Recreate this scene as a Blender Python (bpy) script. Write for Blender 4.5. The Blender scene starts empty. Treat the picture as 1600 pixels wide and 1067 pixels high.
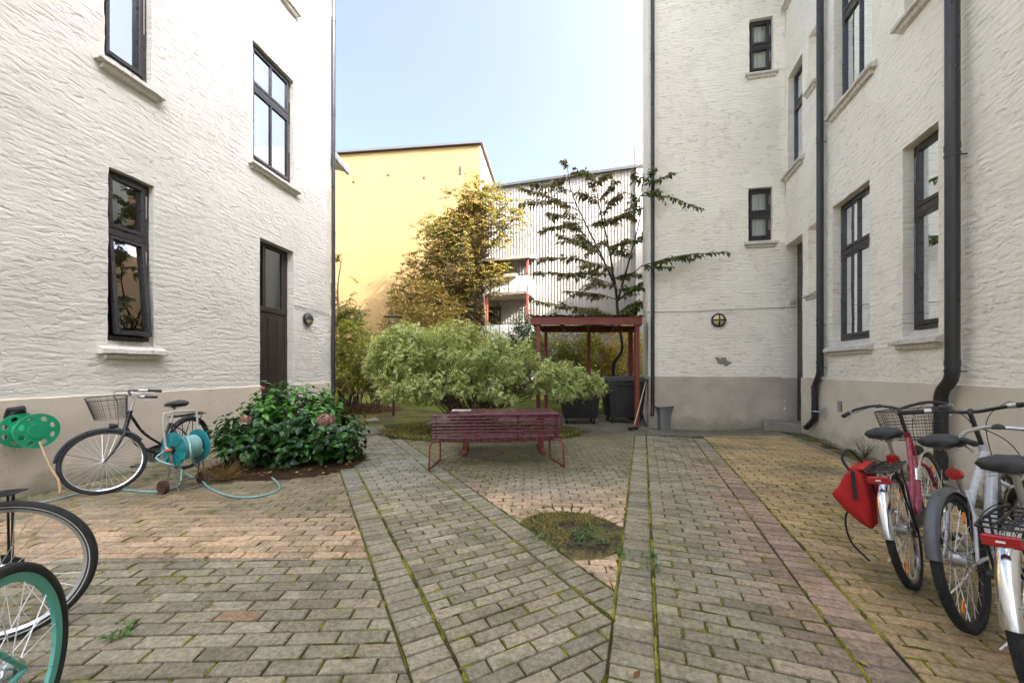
import bpy, math, random
from math import sin, cos, pi, radians, sqrt, atan2
from mathutils import Vector, Matrix, noise, Euler

random.seed(7)
S = bpy.context.scene
COL = S.collection
W0, H0, F0, CX, HY, EYE = 1600.0, 1067.0, 600.0, 800.0, 577.0, 1.35

# ---------------------------------------------------------------- camera
cam_d = bpy.data.cameras.new('camera'); cam = bpy.data.objects.new('camera', cam_d); COL.objects.link(cam)
cam.location = (0, 0, EYE); cam.rotation_euler = (pi/2, 0, 0)
cam_d.sensor_width = 36; cam_d.lens = F0/W0*36; cam_d.shift_y = (HY-H0/2)/W0
cam_d.clip_start = 0.05; cam_d.clip_end = 1000
S.camera = cam

def sstep(a, b, x):
    t = max(0.0, min(1.0, (x-a)/(b-a))); return t*t*(3-2*t)
def gz(x, y):
    "height of the yard: a shallow dip at the drain by the corner of the rear wing"
    return -0.15*sstep(2.9, 3.7, x)*sstep(6.6, 4.6, x)*sstep(7.4, 9.2, y)
def at(px, py):
    "point of the yard seen at a place of the photograph"
    dx, dz = (px-CX)/F0, -(py-HY)/F0
    z = 0.0
    for _ in range(12):
        Y = (z-EYE)/dz; z = gz(dx*Y, Y)
    return Vector((dx*Y, Y, z))
def onY(px, py, Y):
    return Vector(((px-CX)/F0*Y, Y, EYE-(py-HY)/F0*Y))

# ---------------------------------------------------------------- mesh builder
class MB:
    def __init__(s): s.v=[]; s.f=[]; s.m=[]; s.c=[]; s.col=(1,1,1); s.mi=0
    def add(s, vs, fs, mi=None):
        b=len(s.v); s.v.extend([tuple(p) for p in vs]); s.c.extend([s.col]*len(vs))
        k = s.mi if mi is None else mi
        for f in fs: s.f.append(tuple(b+i for i in f)); s.m.append(k)
        return b
    def box(s, c, d, M=None, ch=0.0):
        hx,hy,hz=d[0]/2,d[1]/2,d[2]/2; c=Vector(c)
        if ch<=0:
            vs=[Vector((x*hx,y*hy,z*hz)) for z in(-1,1) for y in(-1,1) for x in(-1,1)]
            fs=[(0,2,3,1),(4,5,7,6),(0,1,5,4),(2,6,7,3),(0,4,6,2),(1,3,7,5)]
        else:
            ch=min(ch,hx*.49,hy*.49,hz*.49)
            vs=[];idx={}
            for sx in(-1,1):
                for sy in(-1,1):
                    for sz in(-1,1):
                        for a in range(3):
                            p=[sx*(hx-ch),sy*(hy-ch),sz*(hz-ch)]; p[a]=(sx*hx,sy*hy,sz*hz)[a]
                            idx[(sx,sy,sz,a)]=len(vs); vs.append(Vector(p))
            fs=[]
            for a in range(3):
                b,c2=(a+1)%3,(a+2)%3
                for sg in(-1,1):
                    q=[]
                    for (u,w) in((-1,-1),(1,-1),(1,1),(-1,1)):
                        k=[0,0,0];k[a]=sg;k[b]=u;k[c2]=w;q.append(idx[(k[0],k[1],k[2],a)])
                    fs.append(tuple(q if sg>0 else q[::-1]))
                for u in(-1,1):
                    for w in(-1,1):
                        k1=[0,0,0];k2=[0,0,0]
                        k1[a]=-1;k2[a]=1;k1[b]=k2[b]=u;k1[c2]=k2[c2]=w
                        q=(idx[(*k1,b)],idx[(*k2,b)],idx[(*k2,c2)],idx[(*k1,c2)])
                        fs.append(q if u*w>0 else q[::-1])
            for sx in(-1,1):
                for sy in(-1,1):
                    for sz in(-1,1):
                        q=(idx[(sx,sy,sz,0)],idx[(sx,sy,sz,1)],idx[(sx,sy,sz,2)])
                        fs.append(q if sx*sy*sz>0 else q[::-1])
        vs=[(M@p if M else p)+c for p in vs]
        return s.add(vs,fs)
    def bar(s, p, q, w, h, up=(0,0,1), ch=0.0):
        "rectangular bar from p to q"
        p=Vector(p);q=Vector(q);d=(q-p);L=d.length;d.normalize();u=Vector(up)
        x=d.cross(u)
        if x.length<1e-5: x=d.cross(Vector((1,0,0)))
        x.normalize();u=x.cross(d)
        M=Matrix((x,d,u)).transposed()
        s.box((p+q)/2,(w,L,h),M,ch)
    def tube(s, pts, r, n=8, cap=True, closed=False):
        pts=[Vector(p) for p in pts]; N=len(pts)
        rs=r if isinstance(r,(list,tuple)) else [r]*N
        t0=(pts[1]-pts[0]).normalized()
        ref=Vector((0,0,1)) if abs(t0.z)<.9 else Vector((1,0,0))
        x=t0.cross(ref).normalized(); rings=[]; vs=[]
        for i in range(N):
            if closed: t=(pts[(i+1)%N]-pts[i-1])
            else: t=pts[min(i+1,N-1)]-pts[max(i-1,0)]
            if t.length<1e-9: t=Vector(t0)
            t.normalize()
            x=x-t*x.dot(t)
            if x.length<1e-6: x=t.orthogonal()
            x.normalize(); y=t.cross(x)
            for k in range(n):
                a=2*pi*k/n; vs.append(pts[i]+(x*cos(a)+y*sin(a))*rs[i])
        fs=[]
        for i in range(N if closed else N-1):
            j=(i+1)%N
            for k in range(n):
                fs.append((i*n+k,i*n+(k+1)%n,j*n+(k+1)%n,j*n+k))
        if cap and not closed:
            fs.append(tuple(range(n-1,-1,-1))); fs.append(tuple(range((N-1)*n,N*n)))
        s.add(vs,fs)
    def lathe(s, prof, n=24, M=None, closed=False):
        "profile (r, z) turned about local z"
        vs=[];P=len(prof)
        for k in range(n):
            a=2*pi*k/n
            for (r,z) in prof:
                p=Vector((r*cos(a),r*sin(a),z)); vs.append(M@p if M else p)
        fs=[]
        for k in range(n):
            j=(k+1)%n
            for i in range(P if closed else P-1):
                i2=(i+1)%P
                fs.append((k*P+i,j*P+i,j*P+i2,k*P+i2))
        s.add(vs,fs)
    def prism(s, poly, M, depth):
        "polygon (a,b) in the plane of M's x,y, extruded along M's z by depth"
        n=len(poly); vs=[M@Vector((a,b,0)) for a,b in poly]+[M@Vector((a,b,depth)) for a,b in poly]
        fs=[tuple(range(n-1,-1,-1)),tuple(range(n,2*n))]+[(i,(i+1)%n,n+(i+1)%n,n+i) for i in range(n)]
        s.add(vs,fs)
    def quad(s,a,b,c,d): s.add([a,b,c,d],[(0,1,2,3)])
    def build(s, name, mats, parent=None, smooth=None, bevel=0.0, kind=None):
        me=bpy.data.meshes.new(name); me.from_pydata(s.v,[],s.f)
        if not isinstance(mats,(list,tuple)): mats=[mats]
        for m in mats: me.materials.append(m)
        if len(mats)>1: me.polygons.foreach_set('material_index',s.m)
        ca=me.color_attributes.new('Col','FLOAT_COLOR','POINT')
        ca.data.foreach_set('color',[k for c in s.c for k in (c[0],c[1],c[2],1.0)])
        if smooth is not None:
            me.polygons.foreach_set('use_smooth',[True]*len(me.polygons))
            if smooth<180: me.set_sharp_from_angle(angle=radians(smooth))
        me.update()
        o=bpy.data.objects.new(name,me); COL.objects.link(o)
        if bevel>0:
            b=o.modifiers.new('edge','BEVEL'); b.width=bevel; b.segments=2; b.limit_method='ANGLE'
        if parent: o.parent=parent
        if kind: o['kind']=kind
        return o

def thing(name,label,cat,loc=(0,0,0),rot=(0,0,0),group=None):
    o=bpy.data.objects.new(name,None); COL.objects.link(o); o.empty_display_size=.2
    o.location=loc; o.rotation_euler=rot; o['label']=label; o['category']=cat
    if group: o['group']=group
    return o
def tag(o,label,cat,group=None):
    o['label']=label; o['category']=cat
    if group: o['group']=group
    return o
def rnd(a,b): return random.uniform(a,b)
def catmull(pts,k=6):
    pts=[Vector(p) for p in pts]; out=[]
    P=[pts[0]*2-pts[1]]+pts+[pts[-1]*2-pts[-2]]
    for i in range(1,len(P)-2):
        a,b,c,d=P[i-1:i+3]
        for j in range(k):
            t=j/k
            out.append(.5*((2*b)+(c-a)*t+(2*a-5*b+4*c-d)*t*t+(3*b-a-3*c+d)*t**3))
    out.append(pts[-1]); return out

# ---------------------------------------------------------------- materials
class NT:
    def __init__(s,name):
        s.m=bpy.data.materials.new(name); s.m.use_nodes=True; s.t=s.m.node_tree; s.t.nodes.clear()
        s.out=s.n('ShaderNodeOutputMaterial')
    def n(s,t,**k):
        nd=s.t.nodes.new(t)
        for a,b in k.items():
            if a.startswith('i_'):
                key=a[2:].replace('_',' ')
                nd.inputs[int(key) if key.isdigit() else key].default_value=b
            else: setattr(nd,a,b)
        return nd
    def l(s,a,b): s.t.links.new(a,b)
    def coord(s,scale=(1,1,1),kind='Object'):
        tc=s.n('ShaderNodeTexCoord'); mp=s.n('ShaderNodeMapping'); mp.inputs['Scale'].default_value=scale
        s.l(tc.outputs[kind],mp.inputs[0]); return mp.outputs[0]
    def noise(s,co,scale,detail=4,rough=.55,dist=0):
        nd=s.n('ShaderNodeTexNoise'); nd.inputs['Scale'].default_value=scale; nd.inputs['Detail'].default_value=detail
        nd.inputs['Roughness'].default_value=rough; nd.inputs['Distortion'].default_value=dist
        s.l(co,nd.inputs['Vector']); return nd.outputs['Fac']
    def ramp(s,fac,stops):
        nd=s.n('ShaderNodeValToRGB'); e=nd.color_ramp.elements
        while len(e)<len(stops): e.new(.5)
        for i,(p,c) in enumerate(stops):
            e[i].position=p; e[i].color=(c[0],c[1],c[2],1) if not isinstance(c,(int,float)) else (c,c,c,1)
        s.l(fac,nd.inputs[0]); return nd.outputs[0]
    def mix(s,fac,a,b,mode='MIX'):
        nd=s.n('ShaderNodeMix',data_type='RGBA',blend_type=mode)
        for ix,v in((0,fac),(6,a),(7,b)):
            sock=nd.inputs[ix]
            if isinstance(v,(int,float)): sock.default_value=v if ix==0 else (v,v,v,1)
            elif isinstance(v,(tuple,list)): sock.default_value=(v[0],v[1],v[2],1)
            else: s.l(v,sock)
        return nd.outputs[2]
    def math(s,op,a,b=0.0,c=None):
        nd=s.n('ShaderNodeMath',operation=op)
        for i,v in enumerate((a,b,c)):
            if v is None: continue
            if isinstance(v,(int,float)): nd.inputs[i].default_value=v
            else: s.l(v,nd.inputs[i])
        return nd.outputs[0]
    def bump(s,h,strength=.5,dist=.01,normal=None):
        nd=s.n('ShaderNodeBump'); nd.inputs['Strength'].default_value=strength; nd.inputs['Distance'].default_value=dist
        s.l(h,nd.inputs['Height'])
        if normal is not None: s.l(normal,nd.inputs['Normal'])
        return nd.outputs[0]
    def attr(s,name='Col'):
        nd=s.n('ShaderNodeAttribute'); nd.attribute_name=name; return nd.outputs['Color']
    def pbr(s,color,rough=.6,metal=0.0,normal=None,spec=.5,coat=0.0,alpha=None):
        b=s.n('ShaderNodeBsdfPrincipled')
        for key,v in(('Base Color',color),('Roughness',rough),('Metallic',metal),('Specular IOR Level',spec),('Coat Weight',coat)):
            if isinstance(v,(int,float)): b.inputs[key].default_value=v if key!='Base Color' else (v,v,v,1)
            elif isinstance(v,(tuple,list)): b.inputs[key].default_value=(v[0],v[1],v[2],1)
            else: s.l(v,b.inputs[key])
        if normal is not None: s.l(normal,b.inputs['Normal'])
        s.l(b.outputs[0],s.out.inputs[0]); return b

def simple(name,color,rough=.5,metal=0.0,var=.12,scale=6,bump=0.0,bscale=60,coat=0.0,spec=.5,dirt=None):
    t=NT(name); co=t.coord(); f=t.noise(co,scale,5)
    c=t.mix(t.math('MULTIPLY',f,1.0),tuple(k*(1-var) for k in color),tuple(min(1,k*(1+var)) for k in color))
    if dirt:
        g=t.ramp(t.noise(co,scale*2.3,6,.65),[(.5,0),(.72,1)]); c=t.mix(g,c,dirt)
    r=t.ramp(t.noise(co,scale*3,4),[(.3,max(0,rough-.1)),(.7,min(1,rough+.12))])
    nm=t.bump(t.noise(co,bscale,4),bump,.004) if bump else None
    t.pbr(c,r,metal,nm,spec,coat); return t.m

def leafmat(name,rough=.4,trans=.35,spec=.4):
    t=NT(name); c=t.attr(); co=t.coord()
    f=t.noise(co,25,3); c=t.mix(.5,c,t.mix(1.0,c,t.ramp(f,[(.3,.6),(.7,1.35)]),'MULTIPLY'))
    b=t.n('ShaderNodeBsdfPrincipled'); t.l(c,b.inputs['Base Color']); b.inputs['Roughness'].default_value=rough
    b.inputs['Specular IOR Level'].default_value=spec
    tr=t.n('ShaderNodeBsdfTranslucent'); t.l(t.mix(1.0,c,(1.15,1.1,.6),'MULTIPLY'),tr.inputs[0])
    mx=t.n('ShaderNodeMixShader'); mx.inputs[0].default_value=trans
    t.l(b.outputs[0],mx.inputs[1]); t.l(tr.outputs[0],mx.inputs[2]); t.l(mx.outputs[0],t.out.inputs[0]); return t.m

def wallmat(name,base,dark,sx,sz,strength,plane):
    "painted rough render over brick courses; plane gives the along-wall direction"
    t=NT(name); tc=t.n('ShaderNodeTexCoord')
    def dot(v):
        d=t.n('ShaderNodeVectorMath',operation='DOT_PRODUCT'); t.l(tc.outputs['Object'],d.inputs[0]); d.inputs[1].default_value=v
        return d.outputs['Value']
    cb=t.n('ShaderNodeCombineXYZ'); t.l(dot((plane[0],plane[1],0)),cb.inputs[0]); t.l(dot((-plane[1],plane[0],0)),cb.inputs[1]); t.l(dot((0,0,1)),cb.inputs[2])
    def sc(k):
        mp=t.n('ShaderNodeMapping'); mp.inputs['Scale'].default_value=k; t.l(cb.outputs[0],mp.inputs[0]); return mp.outputs[0]
    h1=t.noise(sc((sx,3,sz)),1.0,2,.5,.9)
    h1=t.ramp(h1,[(.30,0),(.44,.75),(.70,1)])
    h2=t.noise(sc((sx*1.9,8,sz*1.6)),1.0,4,.62,.5)
    h3=t.noise(cb.outputs[0],55,3,.6)
    h4=t.noise(cb.outputs[0],1.1,3,.5)
    am=t.ramp(t.noise(cb.outputs[0],.9,4,.6),[(.34,.55),(.60,1)])
    h1=t.math('MULTIPLY',h1,am); h2=t.math('MULTIPLY',h2,am)
    h=t.math('ADD',t.math('MULTIPLY',h1,.55),t.math('ADD',t.math('MULTIPLY',h2,.5),t.math('MULTIPLY',h3,.10)))
    zc=t.math('ADD',t.math('MULTIPLY',dot((0,0,1)),81.6),t.math('MULTIPLY',t.noise(sc((1.6,1,2.2)),1.0,4,.6),12.0))
    cs=t.math('MULTIPLY',t.math('ABSOLUTE',t.math('SINE',t.math('MULTIPLY',zc,.5))),t.ramp(t.noise(sc((3,1,3)),1.0,3,.6),[(.38,0),(.6,1)]))
    h=t.math('ADD',h,t.math('MULTIPLY',cs,.21))
    nm=t.bump(h,strength,.034)
    c=t.mix(t.ramp(h4,[(.35,0),(.65,1)]),base,tuple(k*.94 for k in base))
    pit=t.math('MULTIPLY',am,t.ramp(t.math('ADD',t.math('MULTIPLY',h1,.5),t.math('MULTIPLY',h2,.6)),[(.36,1),(.52,0)]))
    c=t.mix(t.math('MULTIPLY',pit,.42),c,dark)  # shade inside the pits put into the colour as a darker tint
    stain=t.ramp(t.noise(sc((2.2,1,.35)),1.0,5,.6),[(.55,0),(.8,1)])
    c=t.mix(t.math('MULTIPLY',stain,.30),c,dark)
    ck=t.n('ShaderNodeTexVoronoi',feature='DISTANCE_TO_EDGE'); ck.inputs['Scale'].default_value=.8; t.l(cb.outputs[0],ck.inputs['Vector'])
    pt=t.ramp(t.noise(cb.outputs[0],.55,2,.4),[(.52,0),(.535,1)]); c=t.mix(t.math('MULTIPLY',pt,.5),c,tuple(min(1,k*1.06) for k in base))
    t.pbr(c,.78,0,nm,.25); return t.m

def plinthmat(name,base,dirt,grime):
    "smooth render with scuffs, hairline cracks and a ragged splash of grime above the paving"
    t=NT(name); co=t.coord(); f=t.noise(co,1.6,5,.6); g=t.noise(co,9,6,.7)
    c=t.mix(t.ramp(f,[(.4,0),(.65,1)]),base,dirt); c=t.mix(t.math('MULTIPLY',t.ramp(g,[(.58,0),(.72,1)]),.5),c,dirt)
    sx=t.n('ShaderNodeSeparateXYZ'); tc=t.n('ShaderNodeTexCoord'); t.l(tc.outputs['Object'],sx.inputs[0])
    k=t.math('SUBTRACT',t.math('MULTIPLY',t.noise(co,3.5,6,.7),.75),sx.outputs[2]); k=t.ramp(k,[(.12,0),(.38,1)])
    c=t.mix(t.math('MULTIPLY',k,.6),c,grime)
    v=t.n('ShaderNodeTexVoronoi',feature='DISTANCE_TO_EDGE'); v.inputs['Scale'].default_value=1.3; w=t.n('ShaderNodeVectorMath',operation='ADD'); nn=t.n('ShaderNodeTexNoise'); nn.inputs['Scale'].default_value=4; t.l(co,nn.inputs['Vector']); t.l(co,w.inputs[0]); t.l(nn.outputs['Color'],w.inputs[1]); t.l(w.outputs[0],v.inputs['Vector'])
    cr=t.ramp(v.outputs['Distance'],[(.0,1),(.010,0)]); cr=t.math('MULTIPLY',cr,t.ramp(t.noise(co,.9,3),[(.5,0),(.6,1)])); c=t.mix(t.math('MULTIPLY',cr,.55),c,grime)
    h=t.math('ADD',t.math('MULTIPLY',g,.5),t.math('MULTIPLY',t.noise(co,60,4,.6),.35)); t.pbr(c,.85,0,t.bump(h,.5,.012),.25); return t.m
M={}
def glassmat(name,tint=(.9,.95,1.0),refl=.3,rough=.01):
    t=NT(name); g=t.n('ShaderNodeBsdfGlossy'); g.inputs['Roughness'].default_value=rough; g.inputs[0].default_value=(*tint,1)
    tr=t.n('ShaderNodeBsdfTransparent'); tr.inputs[0].default_value=(.92,.95,.94,1)
    lw=t.n('ShaderNodeLayerWeight'); lw.inputs[0].default_value=.35
    f=t.math('ADD',t.math('MULTIPLY',lw.outputs['Fresnel'],.9),refl); f=t.math('MINIMUM',f,1.0)
    co=t.coord(); nm=t.bump(t.noise(co,1.6,2),.06,.02); t.l(nm,g.inputs['Normal'])
    mx=t.n('ShaderNodeMixShader'); t.l(f,mx.inputs[0]); t.l(tr.outputs[0],mx.inputs[1]); t.l(g.outputs[0],mx.inputs[2])
    t.l(mx.outputs[0],t.out.inputs[0]); return t.m
M['glass']=glassmat('window_glass',refl=.33)
M['glass_soft']=glassmat('window_glass_soft',refl=.10)
M['frame']=simple('dark_window_paint',(.035,.032,.034),.32,0,.2,8,.05,120)
M['frame_brown']=simple('dark_brown_paint',(.032,.024,.02),.38,0,.25,8,.1,90)
M['metal_black']=simple('black_pipe_paint',(.024,.024,.026),.36,0,.06,2)
M['sill']=simple('weathered_sill_paint',(.62,.59,.53),.8,0,.12,9,.5,60,dirt=(.34,.32,.28))
M['curtain']=simple('white_curtain',(.88,.86,.80),.9,0,.06,3)
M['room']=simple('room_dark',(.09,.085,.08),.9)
M['stone']=simple('step_stone',(.24,.22,.19),.85,0,.2,7,.4,50)
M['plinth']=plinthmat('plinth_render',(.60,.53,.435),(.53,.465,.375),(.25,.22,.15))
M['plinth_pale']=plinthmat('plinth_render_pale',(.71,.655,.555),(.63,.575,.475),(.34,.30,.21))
M['plinth_grey']=plinthmat('plinth_render_grey',(.56,.50,.42),(.45,.40,.34),(.24,.22,.16))
M['roof']=simple('dark_roof_sheet',(.05,.05,.055),.6)
M['brass']=simple('brass_guard',(.30,.20,.09),.45,.7,.2)
M['lampglass']=simple('amber_lamp_glass',(.75,.60,.36),.25)
M['black']=simple('black_plastic',(.018,.018,.02),.42,0,.25,9)
M['rubber']=simple('tyre_rubber',(.02,.02,.021),.75,0,.3,12,.5,160)
M['chrome']=simple('chrome',(.72,.73,.75),.16,1.0,.05)
M['alu']=simple('brushed_alloy',(.55,.56,.58),.35,.9,.08)
M['red_brown']=simple('red_brown_paint',(.20,.045,.034),.5,0,.2,6,.1,60,dirt=(.12,.035,.03))
M['bench']=simple('maroon_lacquer',(.105,.015,.036),.25,0,.14,7,.03,80,coat=.3)
M['bench_leg']=simple('rusty_red_paint',(.19,.045,.028),.45,0,.25,9)
# ---------------------------------------------------------------- sky and sun
EL=radians(33); SD=Vector((.85*cos(EL),-.527*cos(EL),sin(EL))).normalized()
w=bpy.data.worlds.new('World'); S.world=w; w.use_nodes=True; nt=w.node_tree
bg=nt.nodes['Background']; sk=nt.nodes.new('ShaderNodeTexSky'); sk.sky_type='NISHITA'; sk.sun_disc=False
sk.sun_elevation=EL; sk.sun_rotation=atan2(SD.x,SD.y); sk.altitude=20; sk.air_density=.13; sk.dust_density=10; sk.ozone_density=3.4
hs=nt.nodes.new('ShaderNodeHueSaturation'); hs.inputs['Saturation'].default_value=1.0; hs.inputs['Hue'].default_value=.475
nt.links.new(sk.outputs[0],hs.inputs['Color']); nt.links.new(hs.outputs[0],bg.inputs[0]); bg.inputs[1].default_value=.15
ld=bpy.data.lights.new('sun','SUN'); ld.energy=2.0; ld.angle=radians(.5); ld.color=(1,.93,.80)
lo=bpy.data.objects.new('sun',ld); COL.objects.link(lo); lo.rotation_euler=(-SD).to_track_quat('-Z','Y').to_euler(); lo.location=(10,-5,30)
vs=S.view_settings; vs.view_transform='Standard'; vs.look='None'; vs.gamma=1; vs.exposure=3.7
S.cycles.max_bounces=8; S.cycles.diffuse_bounces=5; S.cycles.glossy_bounces=3; S.cycles.transparent_max_bounces=24; S.cycles.transmission_bounces=4
S.cycles.sample_clamp_indirect=.8; S.cycles.caustics_reflective=False; S.cycles.caustics_refractive=False
try: S.cycles.use_denoising=True; S.cycles.denoising_prefilter='NONE'
except Exception: pass

# ---------------------------------------------------------------- walls
class WF:
    "a vertical wall plane: s along it, z up, d out into the yard"
    def __init__(s,O,d,n):
        s.O=Vector((O[0],O[1],0)); s.d=Vector((d[0],d[1],0)).normalized(); s.n=Vector((n[0],n[1],0)).normalized()
    def pt(s,a,z,d=0.0): return s.O+s.d*a+s.n*d+Vector((0,0,z))
    def hit(s,px,py):
        r=Vector(((px-CX)/F0,1,0)); t=s.O.dot(s.n)/r.dot(s.n)
        p=r*t; return ((p-s.O).dot(s.d), EYE-(py-HY)/F0*t)
    def mat(s,a,z,d=0.0):
        "columns: d (out), z, along"
        m=Matrix.Identity(4); 
        for i in range(3):
            m[i][0]=s.n[i]; m[i][1]=(0,0,1)[i]; m[i][2]=s.d[i]; m[i][3]=s.pt(a,z,d)[i]
        return m
def grid_breaks(lo,hi,step,extra):
    b=set(); x=lo
    ks=sorted(set([lo,hi]+[e for e in extra if lo<e<hi])); out=[]
    for a,c in zip(ks,ks[1:]):
        n=max(1,round((c-a)/step)); out+= [a+(c-a)*i/n for i in range(n)]
    return out+[hi]
def wall_sheet(mb,wf,s0,s1,z0,z1,ops,fine,zf,step,amp,depth,flip,seed=0.0):
    "ops: (sa,sb,za,zb,depth,skip) openings; reveals are added; fine=(a,b): part with small cells"
    ss=[];
    cuts=[o[0] for o in ops]+[o[1] for o in ops]
    a,b=fine
    if s0<a: ss+=grid_breaks(s0,a,.5,cuts)[:-1]
    ss+=grid_breaks(max(a,s0),min(b,s1),step,cuts)
    if s1>b: ss+=grid_breaks(b,s1,.5,cuts)[1:]
    zc=[o[2] for o in ops]+[o[3] for o in ops]
    zs=grid_breaks(z0,min(zf,z1),step,zc)
    if z1>zf: zs+=grid_breaks(zf,z1,.6,zc)[1:]
    ns,nz=len(ss),len(zs); vs=[]
    def disp(s,z):
        q=Vector((s*1.3,z*1.3,seed)); r=Vector((s*4.5,z*11,seed+5)); u=Vector((s*7,z*9,seed+9))
        d=amp*(1.1*noise.noise(q)+.38*noise.noise(r)+.35*noise.noise(u))
        j=.010*noise.noise(Vector((s*6,z*6,seed+20))); k=.010*noise.noise(Vector((s*6,z*6,seed+40)))
        return j,k,d
    def P(s,z,d=None):
        j,k,dd=disp(s,z); 
        if s in(s0,s1): j=0
        return wf.pt(s+j,z+k,dd if d is None else d)
    for z in zs:
        for s in ss: vs.append(P(s,z))
    fs=[]
    def hole(s,z):
        for o in ops:
            if o[0]-1e-6<s<o[1]+1e-6 and o[2]-1e-6<z<o[3]+1e-6: return True
        return False
    for j in range(nz-1):
        for i in range(ns-1):
            if hole((ss[i]+ss[i+1])/2,(zs[j]+zs[j+1])/2): continue
            q=(j*ns+i,j*ns+i+1,(j+1)*ns+i+1,(j+1)*ns+i); fs.append(q[::-1] if flip else q)
    mb.add(vs,fs)
    for (sa,sb,za,zb,dp,skip) in ops:
        zz=[z for z in zs if za-1e-6<=z<=zb+1e-6]; sss=[s for s in ss if sa-1e-6<=s<=sb+1e-6]
        def strip(front,back,fl):
            n=len(front); mb.add(front+back,[((i,i+1,n+i+1,n+i) if not fl else (n+i,n+i+1,i+1,i)) for i in range(n-1)])
        for s,nm,fl in((sa,'a',flip),(sb,'b',not flip)):
            if nm in skip: continue
            strip([P(s,z) for z in zz],[wf.pt(s+.35*disp(s,z)[0],z,-dp) for z in zz],fl)
        for z,nm,fl in((za,'l',not flip),(zb,'t',flip)):
            if nm in skip: continue
            strip([P(s,z) for s in sss],[wf.pt(s,z+.35*disp(s,z)[1],-dp) for s in sss],fl)

def fbox(mb,wf,a0,a1,z0,z1,d0,d1,ch=.004):
    c=wf.pt((a0+a1)/2,(z0+z1)/2,(d0+d1)/2); Mx=Matrix((wf.d,wf.n,Vector((0,0,1)))).transposed()
    mb.box(c,(abs(a1-a0),abs(d1-d0),abs(z1-z0)),Mx,ch)

def sill_obj(wf,sa,sb,zf,rec,par,nose=.10,drop=.10,ear=.12,th=.05,apron=True,mat=None):
    mb=MB()
    if apron:   # sloped plaster from the frame to the wall face
        m=wf.mat(sa+.004,0); mb.prism([(-rec-.02,zf-.16),(.0,zf-.16),(.0,zf-drop*.55),(-rec-.02,zf+.004)],m,sb-sa-.008)
    m=wf.mat(sa-ear,0); L=sb-sa+2*ear
    zt=zf-drop*.55
    n=14; prof=[(-.06,zt+.012),(0.004,zt+.004),(nose,zt-.035),(nose+.004,zt-.035-th),(nose-.025,zt-.045-th),(-.06,zt-.05-th)]
    for i in range(n):   # slightly worn, uneven edge
        k=.006; p=[(a+rnd(-k,k)*.0,b) for a,b in prof]
    k=len(prof); vs=[];fs=[]
    for i in range(n+1):
        a=sa-ear+L*i/n
        for (d,z) in prof:
            jx=rnd(-.004,.004) if d>.01 else 0
            vs.append(wf.pt(a,z+jx,d+jx))
    for i in range(n):
        for q in range(k): fs.append((i*k+q,(i+1)*k+q,(i+1)*k+(q+1)%k,i*k+(q+1)%k))
    fs.append(tuple(range(k-1,-1,-1))); fs.append(tuple(range(n*k,n*k+k)))
    mb.add(vs,fs)
    m=wf.mat(sa-ear*.45,0); mb.prism([(-.06,zt-.05-th),(nose*.62,zt-.05-th),(nose*.5,zt-.10-th),(.02,zt-.115-th),(-.06,zt-.115-th)],m,L-ear*1.1)
    return mb.build('sill',mat or M['sill'],par,smooth=35)

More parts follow.
